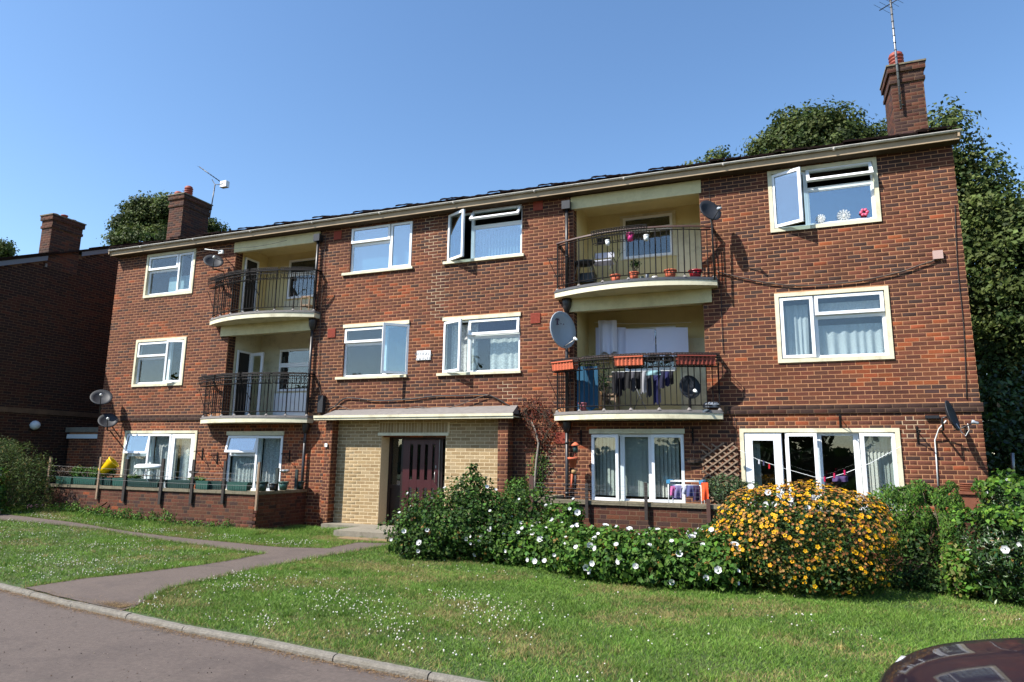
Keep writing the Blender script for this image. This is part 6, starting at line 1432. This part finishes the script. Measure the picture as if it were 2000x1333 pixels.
# dark evergreen filling the gap right of the flats
g = F(1960, 950, 6)
bush('evergreen_shrub', 'dark evergreen shrub filling the gap right of the flats', 'shrub', [((g.x+.7, 5.2, 1.4), (1.7, 1.2, 1.5)), ((g.x+.2, 6, 2.4), (1.4, 1.2, 1.6)), ((g.x-.4, 6, .8), (1.2, 1, .9))], 11000, .11, GRD, M_leafg, loc=(g.x+.5, 5.6, 0))
tag(MB().tube([F(1977, 885, 1.5), F(1980, 940, 1.5)], .03, 8).build('metal_post', M_galv), 'short grey metal post in the shade right of the flats', 'post')
bush('back_hedge', 'dense hedge behind the gap between the two buildings', 'hedge', [((-19, 13, 2.0), (3.5, 1.2, 2.4)), ((-14, 14, 2), (4, 1.2, 2.4))], 5000, .16, GRD, loc=(-18, 13, 0), stemn=4)

# ---------------------------------------------------------------- grass
def blades(name, X, Y, h, w, cols, lean=.5, zoff=0, label=None):
    n = len(X); Z = np.array([hgt(x, y) for x, y in zip(X, Y)])+zoff; a = rng.uniform(0, 2*pi, n); L = rng.uniform(.15, 1, n)*lean*h; b = rng.uniform(0, 2*pi, n)
    P = np.stack([X, Y, Z], 1); d = np.stack([np.cos(a), np.sin(a), np.zeros(n)], 1)*(w/2).reshape(-1, 1); t = np.stack([np.cos(b)*L, np.sin(b)*L, h*rng.uniform(.7, 1, n)], 1)
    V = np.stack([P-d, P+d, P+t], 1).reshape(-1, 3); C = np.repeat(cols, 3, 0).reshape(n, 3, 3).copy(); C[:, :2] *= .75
    return nmesh(name, V, np.arange(n*3).reshape(-1, 3), C.reshape(-1, 3), M_grass, None, 'stuff')
KX = np.array([k[0] for k in KERB]); KY = np.array([k[1] for k in KERB])
def nz2(X, Y, s, seed=0):
    return np.sin(X*s+seed+1.7*np.sin(Y*s*.7+seed))*np.sin(Y*s*1.3+1.1*np.sin(X*s*.9+2*seed))
def lawn_points(n, x0, x1, y0, y1, edge=.09, jitter=.03):
    X = rng.uniform(x0, x1, n); Y = rng.uniform(y0, y1, n); ky = np.interp(X, KX, KY)
    m = (Y > ky+edge+rng.normal(0, jitter, n)*0+np.abs(rng.normal(0, jitter, n))) & ~inpath(X+rng.normal(0, .025, n), Y+rng.normal(0, .025, n))
    m &= ~((X > -10.3) & (X < -9.5) & (Y > -.1)) & ~((X > -16.9) & (X < -10.25) & (Y > -1.62)) & ~((X > -9.5) & (X < -5.1) & (Y > -.5)) & ~((X > -8.35) & (X < -6.3) & (Y > -1.53)) & ~((X > -4.15) & (X < 3.2) & (Y > -1.62)) & ~((X > -17.5) & (X < 3.2) & (Y > 0))
    # only what the picture can show
    px = X/np.maximum(Y+DIST, .1); m &= (px > -1.75) & (px < .62); return X[m], Y[m]
GC = [lin(104, 142, 52, .84), lin(124, 158, 64, .84), lin(84, 124, 44, .84), lin(140, 168, 86, .84), lin(116, 148, 58, .84)]
GD = [lin(176, 160, 108, .8), lin(156, 146, 90, .8)]
def lawncols(X, Y):
    n = len(X); c = tint(n, GC, .14, .06); d = tint(n, GD, .12, .05); p = nz2(X, Y, 1.6, 2)+nz2(X, Y, 4.1, 5)*.6+rng.normal(0, .35, n); dry = np.clip((p-.35)*1.0, 0, .75)
    dry = np.maximum(dry, .8*np.exp(-((X+5.3)**2/.9+(Y+4.4)**2/.12))); dry = np.maximum(dry, .75*np.exp(-((X+1.3)**2/.3+(Y+4.9)**2/.05)))
    dry = np.maximum(dry, .75*np.exp(-np.clip(Y-np.interp(X, KX, KY)-.1, 0, 9)/.10)*(.6+.6*nz2(X, Y, 2.2, 4)))
    k = (rng.random(n) < dry)[:, None]; c = np.where(k, d, c); return c*(1+.16*nz2(X, Y, 2.7, 9))[:, None]
X, Y = lawn_points(330000, -8.5, 4.5, -8.6, -4.2); X1, Y1 = lawn_points(150000, -12, 5, -4.3, -1.4); X2, Y2 = lawn_points(170000, -21, -7.5, -7.6, -.2)
X = np.concatenate([X, X1, X2]); Y = np.concatenate([Y, Y1, Y2]); far = np.sqrt(X**2+(Y+DIST)**2)
tuft = .6+.4*(nz2(X, Y, 3.2, 1)*.5+.5)
# longer grass along the wall foot and unmown edges
strip = np.exp(-((Y+1.95)/.35)**2)*(X < -9.8)+np.exp(-((Y+.8)/.6)**2)*((X > -10.4) & (X < -8.3))
H = (.030+.022*rng.random(len(X)))*tuft*(1+2.3*strip); Wd = .0035+.00055*far
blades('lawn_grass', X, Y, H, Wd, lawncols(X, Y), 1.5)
# ragged longer fringe along path and kerb edges
ex, ey = [], []
PP = [(p.x, p.y) for p in PATH]
for (a, b), (c, d) in zip(PP, PP[1:]+PP[:1]):
    L_ = math.hypot(c-a, d-b); k = int(L_*260)
    if min(b, d) < -7.2 and abs(b-d) < .3: continue
    for _ in range(k): f = random.random(); ex.append(a+(c-a)*f+random.gauss(0, .025)); ey.append(b+(d-b)*f+random.gauss(0, .025))
ex, ey = np.array(ex), np.array(ey); blades('edge_grass', ex, ey, rng.uniform(.03, .10, len(ex)), np.full(len(ex), .008), tint(len(ex), GC+GD[:1], .15, .06), .9)
tx, ty = lawn_points(420, -9, 4, -8.4, -2); tx2, ty2 = lawn_points(420, -18, -6, -7.4, -1); tx = np.concatenate([tx, tx2]); ty = np.concatenate([ty, ty2]); k = 34
X = np.repeat(tx, k)+rng.normal(0, .035, len(tx)*k); Y = np.repeat(ty, k)+rng.normal(0, .035, len(tx)*k); hh = np.repeat(rng.uniform(.045, .10, len(tx)), k)*rng.uniform(.6, 1.1, len(X)); ok = Y > np.interp(X, KX, KY)+.1
blades('lawn_tufts', X[ok], Y[ok], hh[ok], np.full(ok.sum(), .007), np.repeat(tint(len(tx), GC+GD[:1], .18, .06), k, 0)[ok], .9)
# weeds at the foot of the left wall
B = [((x, -1.85, .02+hgt(x, -1.8)), (random.uniform(.18, .34), .16, random.uniform(.14, .30))) for x in np.arange(-16.7, -10.4, .42)]
P, N = shell(B, 8000, .6, .2); P, N = above(P, N, .0); o = leaves('wall_foot_weeds', P, N, .05, tint(len(P), GR1+GRY), M_leaf, None, 'stuff', droop=.3)
# clover heads
def clover(n, x0, x1, y0, y1, r0, dens=None):
    X, Y = lawn_points(n, x0, x1, y0, y1, .2)
    m = rng.random(len(X)) < np.clip(.12+.75*np.clip(nz2(X, Y, 1.9, 3)+.25*nz2(X, Y, 5, 1), 0, 1), 0, 1)
    if dens is not None: m &= rng.random(len(X)) < dens(X, Y)
    return X[m], Y[m]
A = [clover(3600, -9.5, -2, -8.3, -5.6, 0), clover(1500, -3, 4, -8.6, -4.2, 0, lambda X, Y: .45), clover(9000, -20, -7.6, -7.4, -2.4, 0), clover(500, -7, -3, -6, -3.5, 0, lambda X, Y: .5)]
X = np.concatenate([a[0] for a in A]); Y = np.concatenate([a[1] for a in A]); n = len(X); Z = np.array([hgt(x, y) for x, y in zip(X, Y)])+rng.uniform(.03, .06, n); r = rng.uniform(.006, .0115, n)
oct_ = np.array([[1, 0, 0], [0, 1, 0], [-1, 0, 0], [0, -1, 0], [0, 0, 1], [0, 0, -1]]); V = (np.stack([X, Y, Z], 1)[:, None, :]+oct_[None]*r[:, None, None]).reshape(-1, 3)
f8 = np.array([[0, 1, 4], [1, 2, 4], [2, 3, 4], [3, 0, 4], [1, 0, 5], [2, 1, 5], [3, 2, 5], [0, 3, 5]]); Fc = (np.arange(n)[:, None, None]*6+f8[None]).reshape(-1, 3)
nmesh('clover_flowers', V, Fc, np.repeat(tint(n, [lin(226, 222, 204, .85), lin(236, 234, 226, .9), lin(206, 196, 170, .8)], .06, .02), 6, 0), M_petal, None, 'stuff')
# grit and specks scattered over the tarmac
X = rng.uniform(-14, 3, 2600); Y = rng.uniform(-12.5, -6, 2600); m = Y < np.interp(X, KX, KY)-.02; X, Y = X[m], Y[m]; n = len(X); r = rng.uniform(.0025, .007, n)
V = (np.stack([X, Y, np.full(n, -.043)], 1)[:, None, :]+oct_[None]*r[:, None, None]).reshape(-1, 3); Fc = (np.arange(n)[:, None, None]*6+f8[None]).reshape(-1, 3)
nmesh('road_grit', V, Fc, np.repeat(tint(n, [lin(190, 176, 160), lin(120, 100, 84), lin(60, 50, 46)], .15, .04), 6, 0), M_grass, None, 'stuff')
# dry clippings in the gutter and on the kerb
X = rng.uniform(-9, 0, 5200); ky = np.interp(X, KX, KY); Y = ky-np.abs(rng.normal(0, .05, len(X)))+.005; n = len(X)
a = rng.uniform(0, 2*pi, n); L = rng.uniform(.01, .035, n); d = np.stack([np.cos(a)*L, np.sin(a)*L, np.zeros(n)], 1); P = np.stack([X, Y, np.full(n, -.043)+rng.uniform(0, .012, n)], 1); e = np.stack([-np.sin(a)*.003, np.cos(a)*.003, np.zeros(n)], 1)
nmesh('dry_clippings', np.stack([P-e, P+e, P+d], 1).reshape(-1, 3), np.arange(3*n).reshape(-1, 3), np.repeat(tint(n, [lin(196, 160, 112), lin(170, 134, 90), lin(120, 96, 66)], .12, .05), 3, 0), M_grass, None, 'stuff')

# straw and crumbled edge along the path
sx, sy = [], []
for (a, b), (c, d) in zip(PP, PP[1:]+PP[:1]):
    L_ = math.hypot(c-a, d-b)
    for _ in range(int(L_*150)): f = random.random(); sx.append(a+(c-a)*f+random.gauss(0, .05)); sy.append(b+(d-b)*f+random.gauss(0, .05))
for _ in range(900): sx.append(GT(262, 1186).x-abs(random.gauss(0, .22))); sy.append(kerb_y(sx[-1])+.1+abs(random.gauss(0, .09)))
X, Y = np.array(sx), np.array(sy); n = len(X); a = rng.uniform(0, 2*pi, n); L = rng.uniform(.01, .04, n); Z = np.array([hgt(x, y) for x, y in zip(X, Y)])+.015+rng.uniform(0, .01, n)
d = np.stack([np.cos(a)*L, np.sin(a)*L, np.zeros(n)], 1); P = np.stack([X, Y, Z], 1); e = np.stack([-np.sin(a)*.0035, np.cos(a)*.0035, np.zeros(n)], 1)
nmesh('path_straw', np.stack([P-e, P+e, P+d], 1).reshape(-1, 3), np.arange(3*n).reshape(-1, 3), np.repeat(tint(n, [lin(196, 166, 122), lin(160, 134, 96), lin(110, 92, 68)], .12, .05), 3, 0), M_grass, None, 'stuff')

# ================================================================== PARKED CAR
car = thing('parked_car', 'dark aubergine car parked by the kerb, only its bonnet corner in view at bottom right', 'car', (2.5, -10.3, -.08))
M_carp = mat('aubergine_paint', lin(30, 20, 32), .5, metal=0, spec=.12, coat=.45, var=.04, vscale=300)
M_carg = glass('car_glass', (.18, .2, .2), .05); M_tyre = mat('tyre', lin(24, 24, 24), .8); M_rim = mat('wheel_rim', lin(150, 150, 154), .3, metal=.8); M_lamp = mat('headlamp', lin(220, 224, 230), .1, coat=1)
# body: stations along x (front at x=.3), half section
CX, CY, ZG = .33, -9.92, -.045
st_ = [(0.0, .50, .34, .62, .50), (.04, .66, .22, .72, .60), (.14, .76, .17, .80, .70), (.32, .83, .16, .86, .78), (.62, .87, .16, .915, .83), (1.05, .885, .16, .965, .87), (1.45, .89, .16, 1.0, .90), (2.2, .90, .16, 1.02, .93), (3.1, .90, .16, 1.03, .95), (3.8, .87, .18, 1.02, .95), (4.15, .80, .24, .96, .90), (4.25, .68, .40, .86, .80)]
vs = []; 
def sect(x, hw, zlo, ztop, zsh):
    pr = [(0, zlo), (hw*.82, zlo), (hw*.97, zlo+.08), (hw, zlo+.25), (hw*.99, zsh-.14), (hw*.965, zsh-.02), (hw*.90, zsh+.035*(1 if ztop-zsh > .04 else .5)), (hw*.7, ztop-.035), (hw*.42, ztop-.008), (0, ztop)]
    full = [(x_, z) for x_, z in pr]+[(-x_, z) for x_, z in pr[-2:0:-1]]
    return [(CX+x, CY+a, ZG+b) for a, b in full]
for s_ in st_: vs.append(sect(*s_))
m_ = len(vs[0]); V = [p for r in vs for p in r]; fs = [(i*m_+j, i*m_+(j+1) % m_, (i+1)*m_+(j+1) % m_, (i+1)*m_+j) for i in range(len(vs)-1) for j in range(m_)]+[tuple(range(m_-1, -1, -1)), tuple((len(vs)-1)*m_+j for j in range(m_))]
body = MB().add(V, fs, smooth=True).build('body', M_carp, car); md = body.modifiers.new('subd', 'SUBSURF'); md.levels = 2; md.render_levels = 2
# cabin
def ringc(x, hw, z): return [(CX+x, CY-hw, ZG+z), (CX+x, CY+hw, ZG+z)]
cab = MB(); b0 = [(1.35, .78, .99), (3.95, .74, 1.0)]; t0 = [(2.05, .60, 1.44), (3.35, .58, 1.44)]
V = [(CX+1.35, CY-.78, ZG+.98), (CX+1.35, CY+.78, ZG+.98), (CX+3.95, CY+.74, ZG+.98), (CX+3.95, CY-.74, ZG+.98), (CX+2.05, CY-.60, ZG+1.42), (CX+2.05, CY+.60, ZG+1.42), (CX+3.35, CY+.58, ZG+1.43), (CX+3.35, CY-.58, ZG+1.43)]
cab.add(V, [(4, 5, 1, 0), (5, 6, 2, 1), (6, 7, 3, 2), (7, 4, 0, 3)]); cab.build('cabin_glass', M_carg, car)
rf = MB(); rf.add([V[4], V[5], V[6], V[7]]+[(a, b, c+.06) for a, b, c in [(CX+2.15, CY-.5, ZG+1.42), (CX+2.15, CY+.5, ZG+1.42), (CX+3.25, CY+.5, ZG+1.42), (CX+3.25, CY-.5, ZG+1.42)]], [(4, 5, 6, 7), (0, 1, 5, 4), (1, 2, 6, 5), (2, 3, 7, 6), (3, 0, 4, 7)]); rf.build('roof', M_carp, car)
for i, j in ((0, 4), (1, 5), (2, 6), (3, 7)): MB().tube([V[i], V[j]], .03, 6).build('pillar', M_carp, car)
for y in (-.905, .905):
    for x in (.78, 3.45):
        w = MB().lathe((CX+x, CY+y*.98-(.1 if y > 0 else -.1)*0, ZG+.31), [(0, -.1), (.28, -.1), (.31, -.07), (.31, .07), (.28, .1), (0, .1)], 22, axis=(0, 1, 0)).build('wheel', M_tyre, car); MB().lathe((CX+x, CY+y*.98+(.102 if y > 0 else -.102), ZG+.31), [(0, 0), (.19, 0), (.2, .004), (0, .006)], 20, axis=(0, 1 if y > 0 else -1, 0)).build('rim', M_rim, w)
for s_ in (-1, 1):
    h_ = MB().lathe((CX+.17, CY+s_*.60, ZG+.60), [(0, 0), (.13, .01), (.12, .05), (.07, .08), (0, .09)], 16, axis=(-.9, s_*.35, .25), scale=(1.3, .7)).build('headlight', M_lamp, car)
    MB().lathe((CX+1.62, CY+s_*1.0, ZG+.98), [(0, -.1), (.07, -.08), (.085, 0), (.07, .08), (0, .1)], 12, axis=(0, 1, 0)).build('wing_mirror', M_carp, car)
for s_ in (-1, 1): MB().tube([(CX+1.30, CY+s_*.6-.0, ZG+1.0), (CX+1.52, CY+s_*.05, ZG+1.1)], .008, 5).build('wiper', M_black, car)
gl_ = MB()
for i in range(4): gl_.box(CX-.012, CX+.02, CY-.34, CY+.34, ZG+.40+.045*i, ZG+.415+.045*i)
gl_.build('grille', M_black, car)
